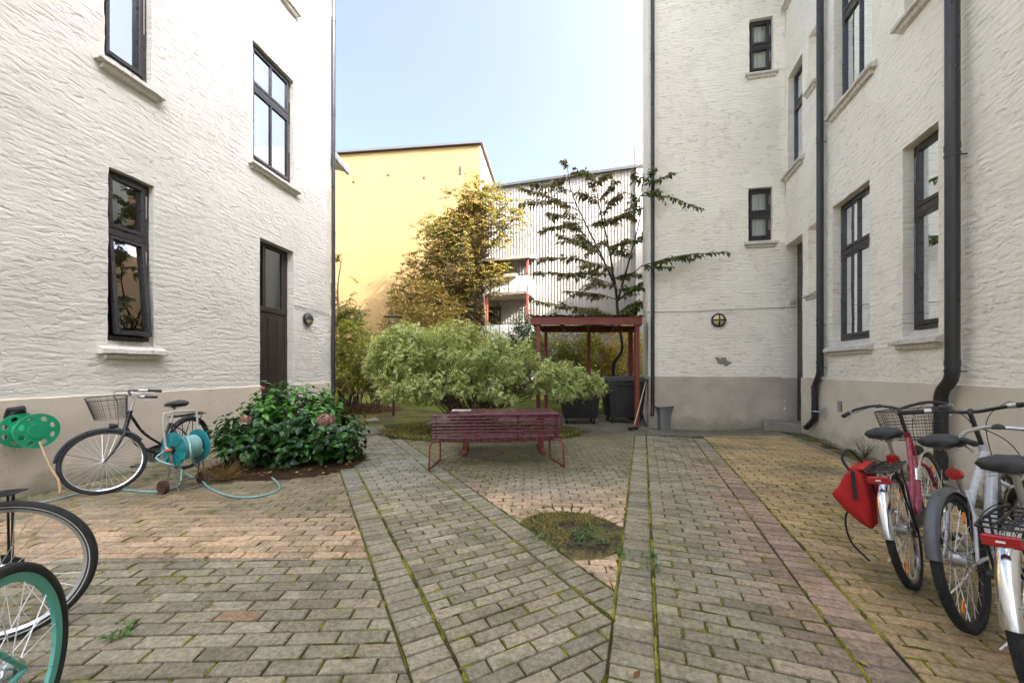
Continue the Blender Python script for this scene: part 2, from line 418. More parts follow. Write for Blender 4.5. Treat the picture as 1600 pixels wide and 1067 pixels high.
def window(bld,wf,sa,sb,za,zb,rec,cols=2,trans=.36,sill=True,nose=.10,drop=.10,ear=.12,curtain=None,glass='glass',tilt=0.0,yaw=0.0,frame='frame',fw=.055,blind=False,solid=False):
    "casement with a transom; za is the frame's bottom"
    fm=M[frame]; d0=-rec; mb=MB()
    fbox(mb,wf,sa-.01,sa+fw,za,zb,d0-.06,d0); fbox(mb,wf,sb-fw,sb+.01,za,zb,d0-.06,d0)
    fbox(mb,wf,sa+fw,sb-fw,zb-fw,zb+.01,d0-.06,d0); fbox(mb,wf,sa+fw,sb-fw,za-.01,za+fw,d0-.06,d0)
    zt=zb-(zb-za)*trans if trans else None
    if trans: fbox(mb,wf,sa+fw,sb-fw,zt-.045,zt+.045,d0-.06,d0+.012)
    w=mb.build('window',fm,bld,bevel=.0)
    a0,a1=sa+fw,sb-fw
    rows=[(zt+.045,zb-fw,0.0),(za+fw,zt-.045,tilt)] if trans else [(za+fw,zb-fw,0.0)]
    for (z0,z1,ti) in rows:
        sh=MB(); gl=MB(); sw=.042
        def SB(x0,x1,y0,y1,e0,e1):
            # box on the sash, tipped about its top edge
            if not ti: fbox(sh,wf,x0,x1,y0,y1,d0+e0,d0+e1,.003); return
            Mx=Matrix((wf.d,wf.n,Vector((0,0,1)))).transposed(); R=Matrix.Rotation(-ti,3,'X') if False else None
            c=wf.pt((x0+x1)/2,0,0); y=(y0+y1)/2-z1; e=(e0+e1)/2
            up=Vector((0,0,1))*cos(ti)-wf.n*sin(ti); nn=wf.n*cos(ti)+Vector((0,0,1))*sin(ti)
            cc=wf.pt((x0+x1)/2,z1,d0+.0)+up*y+nn*e
            sh.box(cc,(x1-x0,e1-e0,y1-y0),Matrix((wf.d,nn,up)).transposed(),.003)
        def GQ(x0,x1,y0,y1,e):
            up=Vector((0,0,1))*cos(ti)-wf.n*sin(ti); nn=wf.n*cos(ti)+Vector((0,0,1))*sin(ti)
            def q(x,y): return wf.pt(x,z1,d0)+up*(y-z1)+nn*(e+(x-(x0+x1)/2)*yaw)
            gl.quad(q(x0,y0),q(x1,y0),q(x1,y1),q(x0,y1))
        g=.006
        SB(a0+g,a0+g+sw,z0+g,z1-g,-.045,.016); SB(a1-g-sw,a1-g,z0+g,z1-g,-.045,.016)
        SB(a0+g+sw,a1-g-sw,z1-g-sw,z1-g,-.045,.016); SB(a0+g+sw,a1-g-sw,z0+g,z0+g+sw*1.25,-.045,.022)
        if cols>1:
            for k in range(1,cols):
                c=a0+(a1-a0)*k/cols; SB(c-.018,c+.018,z0+g+sw,z1-g-sw,-.035,.012)
        GQ(a0+g+sw*.6,a1-g-sw*.6,z0+g+sw*.6,z1-g-sw*.6,-.016)
        sh.build('sash',fm,w); gl.build('pane',M[glass],w)
        if z1-z0>.5:   # steel stay at the hinge side
            st=MB(); hs_=a1-.0; p=wf.pt(a1+.012,z1-.1,d0+.012); q=wf.pt(a1+.012,z1-.1-.45*(z1-z0),d0+.012-0.0)
            st.bar(p,q,.012,.006,wf.n); st.build('stay',M['alu'],w)
    if curtain:
        cm=MB(); n=46
        for half in curtain:   # (start,end) fractions
            x0=sa+(sb-sa)*half[0]; x1=sa+(sb-sa)*half[1]; vs=[];fs=[]
            for i in range(n+1):
                t=i/n; x=x0+(x1-x0)*t; off=.025*sin(t*(x1-x0)*75+half[0]*9)+.012*sin(t*31)
                vs.append(wf.pt(x,za+.03,d0-.105+off)); vs.append(wf.pt(x,zb-.02,d0-.105+off*.6))
            for i in range(n): fs.append((2*i,2*i+2,2*i+3,2*i+1))
            cm.add(vs,fs)
        cm.build('curtain',M['curtain'],w,smooth=180)
    if blind:
        bm_=MB(); z=za+.06
        while z<zb-.1:
            fbox(bm_,wf,sa+(sb-sa)*.5,sb-.05,z,z+.003,d0-.070,d0-.048,0); z+=.026
        bm_.build('blind',M['curtain'],w)
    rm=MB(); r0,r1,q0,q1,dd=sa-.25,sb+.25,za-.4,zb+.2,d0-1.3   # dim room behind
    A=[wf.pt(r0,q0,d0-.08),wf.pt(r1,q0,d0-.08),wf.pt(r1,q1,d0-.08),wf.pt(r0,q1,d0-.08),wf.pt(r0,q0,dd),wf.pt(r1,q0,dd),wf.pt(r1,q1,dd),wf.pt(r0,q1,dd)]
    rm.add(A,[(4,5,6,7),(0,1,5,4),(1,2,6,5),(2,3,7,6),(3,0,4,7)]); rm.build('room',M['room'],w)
    if sill: sill_obj(wf,sa,sb,za,rec,w,nose,drop,ear)
    return w

def plinth(bld,wf,s0,s1,zt,gaps,mat,d=.028,zb=-.3,step=.12,amp=.006,name='plinth',seed=3.0,extra=0):
    mb=MB()
    segs=[];x=s0
    for (a,b) in sorted(gaps): segs.append((x,a)); x=b
    segs.append((x,s1))
    for (a,b) in segs:
        if b-a<.02: continue
        n=max(1,round((b-a)/step)); m=max(2,round((zt-zb)/step)); vs=[];fs=[]
        for j in range(m+1):
            for i in range(n+1):
                s=a+(b-a)*i/n; z=zb+(zt-zb)*j/m
                dd=d+amp*noise.noise(Vector((s*3,z*3,seed)))+.5*amp*noise.noise(Vector((s*9,z*9,seed)))
                vs.append(wf.pt(s,z+(.008*noise.noise(Vector((s*4,0,seed))) if j==m else 0),dd))
        for i in range(n+1):
            s=a+(b-a)*i/n; vs.append(wf.pt(s,zt+.022+.006*noise.noise(Vector((s*5,9,seed))),-.02))
        for j in range(m+1):
            for i in range(n): fs.append((j*(n+1)+i,j*(n+1)+i+1,(j+1)*(n+1)+i+1,(j+1)*(n+1)+i))
        k=len(vs)
        for e in(a,b):
            i0=0 if e==a else n
            idx=[j*(n+1)+i0 for j in range(m+1)]
            o=len(vs); vs+= [wf.pt(e,zb+(zt-zb)*j/m,-.02) for j in range(m+1)]
            for j in range(m): fs.append((idx[j],idx[j+1],o+j+1,o+j))
        mb.add(vs,fs)
    return mb.build(name,mat,bld,smooth=50)

def downpipe(bld,pts,r,brackets,wf,mat='metal_black'):
    mb=MB(); path=[]
    P=[Vector(p) for p in pts]
    path=[P[0]]
    for i in range(1,len(P)-1):   # rounded bends
        a,b,c=P[i-1],P[i],P[i+1]; k=min(.09,(a-b).length*.45,(c-b).length*.45)
        p=b+(a-b).normalized()*k; q=b+(c-b).normalized()*k
        for j in range(5):
            t=j/4; path.append(p*(1-t)**2+b*2*t*(1-t)+q*t*t)
    path.append(P[-1]); mb.tube(path,r,16)
    o=mb.build('downpipe',M[mat],bld,smooth=40)
    for bz in brackets:
        b=MB(); c=Vector((P[0].x,P[0].y,bz)) if not isinstance(bz,Vector) else bz
        b.lathe([(r+.001,-.012),(r+.007,-.012),(r+.007,.012),(r+.001,.012)],16,Matrix.Translation(c),True)
        b.bar(c-wf.n*(r+.004),c-wf.n*(r+.09),.012,.012); b.build('pipe_bracket',M[mat],o)
        col=MB(); col.lathe([(r+.0005,-.03),(r+.005,-.03),(r+.005,.035),(r+.0005,.035)],16,Matrix.Translation(c+Vector((0,0,.09))),True); col.build('pipe_socket',M[mat],o,smooth=40)
    return o

# wall planes
LW=WF((-5.796,0),(.142,1),(1,-.142)); RW=WF((3.81,0),(.292,1),(-1,.292))
B2=Vector((6.46,9.077)); A2=Vector((3.437,9.68)); dw=(B2-A2)
WW=WF(A2,dw,(dw.y,-dw.x)); LWG=dw.length
SB_=RW.hit(1227,570)[0]                # inner corner on the right wall
LSE=LW.hit(516.5,570)[0]               # far corner of the left wall

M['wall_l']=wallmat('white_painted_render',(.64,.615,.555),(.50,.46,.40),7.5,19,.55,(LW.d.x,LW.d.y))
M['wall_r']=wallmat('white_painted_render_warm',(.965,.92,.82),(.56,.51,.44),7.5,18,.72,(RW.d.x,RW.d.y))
M['wall_w']=wallmat('white_painted_brick',(.96,.91,.80),(.52,.47,.40),5.5,17,.75,(WW.d.x,WW.d.y))

# ---- left building
LB=thing('apartment_building','white rough-plastered building with the open tilted window and the brown door','building',(0,0,0))
def op(wf,x0,x1,yt,yb,ref0,ref1=None):
    a,_=wf.hit(x0,577); b,_=wf.hit(x1,577); lo,hi=min(a,b),max(a,b)
    zt=wf.hit(ref0,yt)[1]; zb=wf.hit(ref1 if ref1 else ref0,yb)[1]; return [lo,hi,zb,zt]
def recz(wf,px,py,rec):
    "height of a point on the recessed window plane"
    w2=WF(wf.O.to_2d()-wf.n.to_2d()*rec,wf.d,wf.n); return w2.hit(px,py)
LREC=.085
oG=op(LW,168.8,240.5,260,540,168.8); oG[2]=recz(LW,168,530,LREC)[1]
oU=op(LW,164,237,-400,91,164); oU[2]=recz(LW,165,90,LREC)[1]; oU[3]=oU[2]+(oG[3]-oG[2])
oF=op(LW,395.5,458.7,61.8,252,395.5); oF[2]=recz(LW,396.5,252,LREC)[1]
oT=list(oF); oT[2]=recz(LW,456,14,LREC)[1]; oT[3]=oT[2]+(oF[3]-oF[2])
oD=op(LW,406.2,458.9,371,800,406.2); oD[2]=0.06
ex=[]
def up(o,n):   # storeys above, mostly out of the frame
    return [o[0],o[1],o[2]+3.35*n,o[3]+3.35*n]
Lops=[oG,oU,oF,oT,oD]
Lo=[(o[0],o[1],o[2]-(.0 if o is oD else .1),o[3],(.21 if o is oD else LREC+.06),'') for o in Lops]
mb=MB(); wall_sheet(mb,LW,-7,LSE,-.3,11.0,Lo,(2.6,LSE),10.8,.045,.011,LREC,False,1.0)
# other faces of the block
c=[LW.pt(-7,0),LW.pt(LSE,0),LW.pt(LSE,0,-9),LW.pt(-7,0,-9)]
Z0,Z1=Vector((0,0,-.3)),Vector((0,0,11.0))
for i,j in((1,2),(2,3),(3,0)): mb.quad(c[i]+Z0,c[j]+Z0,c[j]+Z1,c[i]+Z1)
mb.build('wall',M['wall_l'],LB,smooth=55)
rf=MB(); fbox(rf,LW,-7.3,LSE+.25,11.0,11.15,-9.3,.3,0); rf.build('roof',M['roof'],LB)
plinth(LB,LW,-7,LSE,1.03,[(oD[0],oD[1])],M['plinth'])
window(LB,LW,*oG,LREC,cols=1,trans=.36,tilt=radians(5.5),drop=.17,glass='glass',yaw=-.085)
window(LB,LW,*oU,LREC,cols=1,trans=.36,drop=.12,yaw=-.125)

window(LB,LW,*oF,LREC,cols=2,trans=.36,drop=.10)
window(LB,LW,*oT,LREC,cols=2,trans=.36,drop=.10)
# panelled door with glass above
dm=MB(); a0,a1,z0,z1=oD; d0=-.15; zm=recz(LW,450,490,.15)[1]
fbox(dm,LW,a0-.01,a0+.07,z0,z1,d0-.08,d0); fbox(dm,LW,a1-.07,a1+.01,z0,z1,d0-.08,d0); fbox(dm,LW,a0+.07,a1-.07,z1-.08,z1+.01,d0-.08,d0)
fbox(dm,LW,a0+.07,a1-.07,zm-.05,zm+.05,d0-.07,d0+.012)
ac=a0+.07+.27*(a1-a0-.14); fbox(dm,LW,ac-.035,ac+.035,zm+.05,z1-.08,d0-.07,d0+.004)
fbox(dm,LW,a1-.15,a1-.07,zm+.05,z1-.08,d0-.06,d0-.005)
fbox(dm,LW,a0+.07,a1-.07,z0,zm-.05,d0-.06,d0-.012)
np_=3; wdt=(a1-a0-.14)
for r_,(q0,q1) in enumerate(((z0+.15,z0+.75),(z0+.92,zm-.16))):
    for k in range(np_):
        x0=a0+.07+wdt*k/np_+.05; x1=a0+.07+wdt*(k+1)/np_-.05
        fbox(dm,LW,x0,x1,q0,q1,d0-.03,d0+.004,.012)
do=dm.build('door',M['frame_brown'],LB)
g=MB(); g.quad(*[LW.pt(x,z,d0-.03) for x,z in((a0+.07,zm),(a1-.07,zm),(a1-.07,z1-.08),(a0+.07,z1-.08))]); g.build('pane',M['glass_soft'],do)
bk=MB(); bk.quad(*[LW.pt(x,z,d0-.14) for x,z in((a0,zm-.1),(a1,zm-.1),(a1,z1),(a0,z1))]); bk.build('curtain',M['curtain'],do)
hd=MB(); p=LW.pt(a0+.16,1.12,d0+.0); hd.tube([p,p+LW.n*.05,p+LW.n*.05+LW.d*.11],.009,8); hd.build('handle',M['alu'],do)
lr=LW.hit(518.5,577)[0]
downpipe(LB,[LW.pt(LSE+.03,11.0,.055),LW.pt(LSE+.03,.02,.055)],.047,[1.9,4.6,7.6,9.9],LW)
# cable along the wall
cb=MB(); q=[LW.pt(LW.hit(450,476)[0]-.3,LW.hit(455,477)[1]+.0,-.05),LW.pt(oD[1]-.02,LW.hit(459,478)[1],.012)]+[LW.pt(LW.hit(x,y)[0],LW.hit(x,y)[1],.02) for x,y in((470,480),(490,485),(514,491))]
cb.tube(catmull(q[1:],4),.006,5); cb.build('cable',M['frame_brown'],LB)
# rear annex with its eave
an=MB(); an.box((-9.2,10.4,3.4),(7.6,1.2,7.2),None,0); an.build('annex_wall',M['wall_l'],LB)
ev=MB(); Rm=Matrix.Rotation(radians(14),3,'Y'); ev.box((-5.15,10.6,7.16),(1.0,.9,.12),Rm,.01); ev.box((-4.70,10.6,7.0),(.10,.9,.16),Rm,.03); ev.build('eave',simple('zinc_eave',(.5,.5,.5),.5),LB)

# ---- right building with its rear wing
RB=thing('apartment_building','white plastered building with curtained windows and the rear wing with the peeling patch','building',(0,0,0))
RREC=.125
r2=op(RW,1301,1358.5,324.5,540,1301); r2[2]=recz(RW,1313,533,RREC)[1]
r3=op(RW,1410.3,1466.5,233.5,540,1410.3); r3[2]=recz(RW,1428,516,RREC)[1]
r1=op(RW,1303,1363,-300,172,1303); r1[2]=recz(RW,1313,172,RREC)[1]; r1[3]=r1[2]+(r2[3]-r2[2])
r4=op(RW,1414,1470,-300,21,1414); r4[2]=recz(RW,1431,21,RREC)[1]; r4[3]=r4[2]+(r3[3]-r3[2])
f1=op(RW,1231,1253.5,122.4,271,1231); f1[2]=recz(RW,1237,271,RREC)[1]
f0=list(f1); f0[2]=RW.hit(1225,18)[1]+.1; f0[3]=f0[2]+f1[3]-f1[2]
s1=op(RW,1263,1275,59,141,1263); s2=op(RW,1263,1275,356,458,1263)
dr=[RW.hit(1254,577)[0],SB_-.01,.16,RW.hit(1228,384)[1]]
def sl(o): return (o[0],o[1],o[2]-.1,o[3],RREC+.06,'')
Ro=[sl(r1),sl(r2),sl(r3),sl(r4),sl(f1),sl(f0),(s1[0],s1[1],s1[2],s1[3],.15,''),(s2[0],s2[1],s2[2],s2[3],.15,''),(dr[0],dr[1],-.3,dr[3],.3,'b')]
RH=17.0
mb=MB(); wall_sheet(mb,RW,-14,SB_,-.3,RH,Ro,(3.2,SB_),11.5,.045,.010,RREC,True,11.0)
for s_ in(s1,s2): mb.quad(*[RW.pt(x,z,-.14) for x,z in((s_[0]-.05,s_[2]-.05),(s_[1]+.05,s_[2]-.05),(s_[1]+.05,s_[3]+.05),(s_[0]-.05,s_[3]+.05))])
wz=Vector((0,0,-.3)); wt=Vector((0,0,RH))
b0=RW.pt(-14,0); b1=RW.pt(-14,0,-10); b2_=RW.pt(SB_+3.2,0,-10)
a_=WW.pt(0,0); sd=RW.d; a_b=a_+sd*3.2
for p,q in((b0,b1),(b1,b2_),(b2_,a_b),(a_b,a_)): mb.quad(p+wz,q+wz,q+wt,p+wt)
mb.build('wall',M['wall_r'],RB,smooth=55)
W1=op(WW,1170.8,1208,31,111,1171); W1[2]=WW.hit(1171,112)[1]
W2=op(WW,1169.3,1207,294.5,374,1170); W2[2]=WW.hit(1170,375)[1]
WREC=.09
mb=MB(); wall_sheet(mb,WW,0,LWG,-.3,RH,[(o[0],o[1],o[2]-.06,o[3],WREC+.05,'') for o in(W1,W2)],(0,LWG),12.5,.045,.009,WREC,False,21.0)
mb.quad(*[WW.pt(x,z,0) for x,z in((LWG,-.3),(LWG+.45,-.3),(LWG+.45,dr[3]+.3),(LWG,dr[3]+.3))])
mb.build('wing_wall',M['wall_w'],RB,smooth=55)
rf=MB(); rf.add([b0+wt,b1+wt,b2_+wt,a_b+wt,a_+wt,WW.pt(LWG,RH)],[(0,1,2,3,4,5)]); rf.build('roof',M['roof'],RB)
plinth(RB,RW,-14,SB_,1.17,[(dr[0],dr[1]+.01)],M['plinth_pale'],seed=8)
pz=WW.hit(1150,589)[1]
plinth(RB,WW,0,WW.hit(1220,577)[0],pz,[],M['plinth_grey'],seed=5,amp=.016,step=.06)
pl=MB(); pl.quad(*[WW.pt(x,z,.004) for x,z in((WW.hit(1220,577)[0],-.3),(LWG+.3,-.3),(LWG+.3,pz-.02),(WW.hit(1220,577)[0],pz-.02))]); pl.build('plinth_return',M['plinth_grey'],RB)
window(RB,RW,*r2,RREC,cols=2,curtain=[(.02,.98)],glass='glass_soft',drop=.2,blind=True)
window(RB,RW,*r3,RREC,cols=1,curtain=[(.05,.95)],glass='glass_soft',drop=.2)
window(RB,RW,*r1,RREC,cols=2,curtain=[(.02,.98)],glass='glass_soft')
window(RB,RW,*r4,RREC,cols=1,curtain=[(.05,.95)],glass='glass_soft')
window(RB,RW,*f1,RREC,cols=1,curtain=[(.05,.95)],glass='glass_soft')
window(RB,RW,*f0,RREC,cols=1,curtain=[(.05,.95)],glass='glass_soft')
for o in(s1,s2): sill_obj(RW,o[0],o[1],o[2]+.01,.1,RB,.08,.04,.07,.035,apron=False)
window(RB,WW,*W1,WREC,cols=1,trans=.5,curtain=[(.35,.85)],glass='glass_soft',ear=.10,nose=.08,drop=.08,fw=.05)
window(RB,WW,*W2,WREC,cols=1,trans=.5,curtain=[(.3,.95)],glass='glass_soft',ear=.10,nose=.08,drop=.08,fw=.05)
# dark door in the inner corner
dm=MB(); d0=-.24
fbox(dm,RW,dr[0],dr[1]+.0,.16,dr[3],d0-.05,d0)
for z0,z1 in((.35,1.0),(1.15,1.95),(2.1,dr[3]-.15)): fbox(dm,RW,dr[0]+.14,dr[1]-.14,z0,z1,d0,d0+.02,.01)
do=dm.build('door',M['frame'],RB)
hd=MB(); p=RW.pt(dr[0]+.1,1.2,d0); hd.tube([p,p+RW.n*.05,p+RW.n*.05+RW.d*.11],.009,8); hd.build('handle',M['alu'],do)
# step
st=MB(); c=RW.pt((dr[0]+dr[1])/2-.05,0); sa_=RW.pt(dr[1]+.0,0,-.25)
pA=at(1193,664);pB=at(1207,672);pC=RW.pt(dr[0]-.02,0,.03)
top=.155
poly=[WW.pt(WW.hit(1192,577)[0],0,.02)-Vector((.02,0,0)),Vector((pB.x-.12,pB.y+.12,0)),Vector((pB.x,pB.y,0)),Vector((pC.x,pC.y,0)),RW.pt(dr[0]+.02,0,-.24),RW.pt(dr[1],0,-.24)]
poly=[Vector((p.x,p.y,0)) for p in poly]; n=len(poly)
st.add([p+Vector((0,0,-.2)) for p in poly]+[p+Vector((0,0,top)) for p in poly],[tuple(range(n,2*n))]+[(i,(i+1)%n,n+(i+1)%n,n+i) for i in range(n)])
st.build('door_step',M['stone'],RB,bevel=.015)
# downpipes
def onwall(wf,px,py,d):
    w2=WF(wf.O.to_2d()+wf.n.to_2d()*d,wf.d,wf.n); s,z=w2.hit(px,py); return wf.pt(s,z,d)
p1=lambda px,py: onwall(RW,px,py,.10)
q0=p1(1281,0); top_=Vector((q0.x,q0.y,RH)); k1=p1(1281,584); k2=p1(1273,603); k3=p1(1272.5,655); k4=p1(1262,668)
zz=lambda py: p1(1281,py).z
downpipe(RB,[top_,Vector((q0.x,q0.y,k1.z)),k2,Vector((k2.x,k2.y,k3.z)),k4+Vector((-.03,0,0))],.054,[zz(223),zz(508),zz(574),k2+Vector((0,0,-.12)),Vector((k2.x,k2.y,k3.z+.12))],RW)
p2=lambda px,py: onwall(RW,px,py,.13)
q0=p2(1488,0); k1=p2(1488,592); k2=p2(1470,612)
downpipe(RB,[Vector((q0.x,q0.y,RH)),Vector((q0.x,q0.y,k1.z)),k2,Vector((k2.x,k2.y,.08))],.062,[p2(1488,243).z,p2(1488,580).z],RW)
p3=WW.pt(WW.hit(1019,577)[0],0,.075)
e=Vector((0,0,1)); bz_=gz(p3.x,p3.y)
downpipe(RB,[p3+e*RH,p3+e*.38,p3+e*.22+WW.n*.10-WW.d*.03],.045,[1.62,3.6,5.6,9.1],WW)
# wall cables, meter box, vent
cb=MB(); cb.tube([WW.pt(WW.hit(x,y)[0],WW.hit(x,y)[1],.026) for x,y in((1010,488),(1080,487),(1120,485),(1180,482.5),(1243,480))],.0055,5); cb.tube([WW.pt(WW.hit(1122,y)[0],WW.hit(1122,y)[1],.026) for y in(486,494)],.0055,5)
cb.tube([RW.pt(RW.hit(1288.5,577)[0],z,.02) for z in(1.2,3,6,10)],.008,5); cb.build('cable',M['frame_brown'],RB)
jb=MB(); s,z=WW.hit(1237,472); fbox(jb,WW,s-.06,s+.06,z-.035,z+.035,0,.06,.006); jb.build('junction_box',M['sill'],RB)
mbx=MB(); s,z=RW.hit(1292,644); fbox(mbx,RW,s-.05,s+.05,z-.09,z+.09,.03,.10,.008); mbx.tube([RW.pt(s,z,.07),RW.pt(s+.12,z-.0,.16),RW.pt(s+.30,z-.02,.12)],.012,6); mbx.build('pipe_clamp',M['alu'],RB)
vt=MB(); s,z=RW.hit(1315.5,635); 
for k in range(5): fbox(vt,RW,s-.055,s+.055,z-.075+k*.034,z-.06+k*.034,.02,.045,.002)
vt.build('air_vent',M['sill'],RB)
vb=MB(); fbox(vb,RW,s-.065,s+.065,z-.09,z+.09,.015,.034,0); vb.build('vent_dark_plate',M['black'],RB)  # solid black plate stands in for the dark of the opening behind the slats
# bare patch where the paint has come off
pp=MB(); s,z=WW.hit(1128,564); n=40; vs_=[WW.pt(s,z,.03)]
for i in range(n):
    a=2*pi*i/n; r=.16*(1+.55*noise.noise(Vector((cos(a)*1.7,sin(a)*1.7,4)))+.45*noise.noise(Vector((cos(a)*5,sin(a)*5,9))))
    vs_.append(WW.pt(s+1.0*r*cos(a),z+.62*r*sin(a)-.25*r*cos(a),.019))
pp.add(vs_,[(0,1+i,1+(i+1)%n) for i in range(n)]); pp.build('bare_patch',simple('bare_render',(.26,.245,.22),.95,0,.2,12,.5,60),RB)

# ---- round wall lamps
def wall_lamp(label,wf,px,py,r,guard):
    s,z=wf.hit(px,py); base=wf.pt(s,z,.012)
    L=thing('wall_lamp',label,'lamp',base,(0,0,0),'round bulkhead wall lamps')
    Mx=Matrix((wf.d,Vector((0,0,1)).cross(wf.d)*-1 if False else Vector((0,0,1)),wf.n)).transposed().to_4x4()
    b=MB(); b.lathe([(0,0),(r,0),(r*1.02,.03),(r*.98,.05),(r*.80,.055),(r*.78,.03)],32,Mx); b.build('ring',M['black'],L,smooth=40)
    g=MB(); g.lathe([(r*.80,.03),(r*.72,.06),(r*.5,.085),(r*.25,.096),(0.001,.1)],24,Mx); g.build('lamp_glass',M['lampglass'],L,smooth=180)
    c=MB()
    if guard=='cross':
        for u in(Vector((1,0,0)),Vector((0,1,0))):
            c.tube([Mx@(u*r*t+Vector((0,0,.05+.06*(1-t*t)))) for t in(-.95,-.6,-.3,0,.3,.6,.95)],r*.10,6)
    else:
        vs=[];n=14
        for i in range(n+1):
            a=pi*i/n
            for q in((r*.98,.05),(r*.78,.085),(r*.45,.11),(.0,.118)): vs.append(Mx@Vector((q[0]*cos(a),q[0]*sin(a),q[1])))
        c.add(vs,[(i*4+k,(i+1)*4+k,(i+1)*4+k+1,i*4+k+1) for i in range(n) for k in range(3)])
        c.tube([Mx@Vector((r*1.02*t,0,.05+.07*(1-t*t))) for t in(-.97,-.6,0,.6,.97)],r*.09,6)
    c.build('guard',M['black'],L,smooth=50); return L
wall_lamp('round lamp with a black cross guard beside the peeling patch on the wing',WW,1122,500.5,.165,'cross')
wall_lamp('small round lamp with a half hood beside the brown door',LW,479,499,.135,'hood')
# ---------------------------------------------------------------- houses behind
def rendermat(name,col,dark,rough=.9):
    t=NT(name); co=t.coord(); f=t.noise(t.coord((1,1,.25)),.5,6,.65); g=t.noise(co,9,4)
    c=t.mix(t.ramp(f,[(.3,0),(.7,1)]),col,dark); nm=t.bump(g,.3,.02); t.pbr(c,rough,0,nm,.1); return t.m
YB=thing('yellow_building','tall plain ochre yellow gable wall in the sun behind the garden','building')
C=onY(750,226,23.3); yd=Vector((1,-.117,0)).normalized(); yb_=Vector((.117,1,0)).normalized()
ZT=C.z; C0=Vector((C.x,C.y,0)); L0=C0-yd*16; zl=onY(525,248,23.3).z
zleft=ZT+ (zl-ZT)*16/abs(onY(525,248,C.y+.117*9)[0]-C.x)*.62
mb=MB()
up_=lambda p,z: Vector((p.x,p.y,z))
bk=yb_*14
mb.quad(up_(L0,-.5),up_(C0,-.5),up_(C0,ZT),up_(L0,ZT)); mb.quad(up_(L0+bk,-.5),up_(L0,-.5),up_(L0,ZT),up_(L0+bk,ZT)); mb.quad(up_(C0+bk,-.5),up_(L0+bk,-.5),up_(L0+bk,ZT),up_(C0+bk,ZT))
mb.build('wall',rendermat('ochre_render',(.205,.140,.064),(.185,.125,.055)),YB)
mb=MB(); mb.quad(up_(C0,-.5),up_(C0+bk,-.5),up_(C0+bk,ZT),up_(C0,ZT)); mb.build('side_wall',rendermat('peach_render',(.40,.27,.19),(.36,.25,.17)),YB)
mb=MB(); P=[L0-yd*.2-yb_*.18,C0+yd*.18-yb_*.18,C0+bk+yd*.18,L0+bk-yd*.2]; mb.add([up_(p,ZT) for p in P]+[up_(p,ZT+.12) for p in P],[(0,3,2,1),(4,5,6,7),(0,1,5,4),(1,2,6,5),(2,3,7,6),(3,0,4,7)]); mb.build('roof',M['roof'],YB)
for k in range(6):
    v=MB(); p=C0-yd*(1.2+k*2.3)-yb_*.01; v.box(up_(p,ZT-1.5-.3*(k%2)),(.10,.05,.14 if k else .5)); v.build('vent_pipe',M['frame_brown'],YB)

# corrugated metal building
MD=thing('metal_clad_building','pale ribbed metal building with stacked balconies behind the bin shelter','building')
md=Vector((1,-.2917,0)).normalized(); mn=Vector((-.2917,-1,0)).normalized()
Pm=onY(900,277,20.5); mZ=Pm.z; Pm=Vector((Pm.x,Pm.y,0))
MW=WF(Pm.to_2d(),md,mn)
def corrugated(name,col):
    t=NT(name); tc=t.n('ShaderNodeTexCoord'); d=t.n('ShaderNodeVectorMath',operation='DOT_PRODUCT'); t.l(tc.outputs['Object'],d.inputs[0]); d.inputs[1].default_value=tuple(md)
    f=t.noise(t.coord((.6,.6,.08)),1.5,4); c=t.mix(f,col,tuple(k*.88 for k in col)); t.pbr(c,.5,.0,None,.4); return t.m
M['cladding']=corrugated('ribbed_cladding',(.235,.228,.208))
mb=MB(); s0,s1_=MW.hit(757,577)[0],MW.hit(1003,577)[0]+3.5; pitch=.165; n=int((s1_-s0)/pitch); vs=[];fs=[]
for i in range(n):
    x=s0+i*pitch
    for (a,d) in((0,0),(.10,0),(.112,.016),(.153,.016)): vs+=[MW.pt(x+a,-.5,d),MW.pt(x+a,mZ,d)]
for i in range(len(vs)//2-1): fs.append((2*i,2*i+2,2*i+3,2*i+1))
mb.add(vs,fs)
e=MW.pt(s0,0); e1=MW.pt(s0+n*pitch,0); bb=-mn*9
for p,q in((e+bb,e),(e1,e1+bb),(e1+bb,e+bb)): mb.quad(up_(p,-.5),up_(q,-.5),up_(q,mZ),up_(p,mZ))
mb.build('wall',M['cladding'],MD)
rf=MB(); fbox(rf,MW,s0-.15,s1_,mZ,mZ+.13,-9,.16,0); rf.build('roof',M['roof'],MD)
tw=MB(); ta=MW.hit(993.5,577)[0]; tz=MW.hit(998,184)[1]; fbox(tw,MW,ta,ta+4,0,tz,-3,.1,0); tw.build('stair_tower',rendermat('grey_tower',(.55,.54,.52),(.5,.49,.47)),MD)
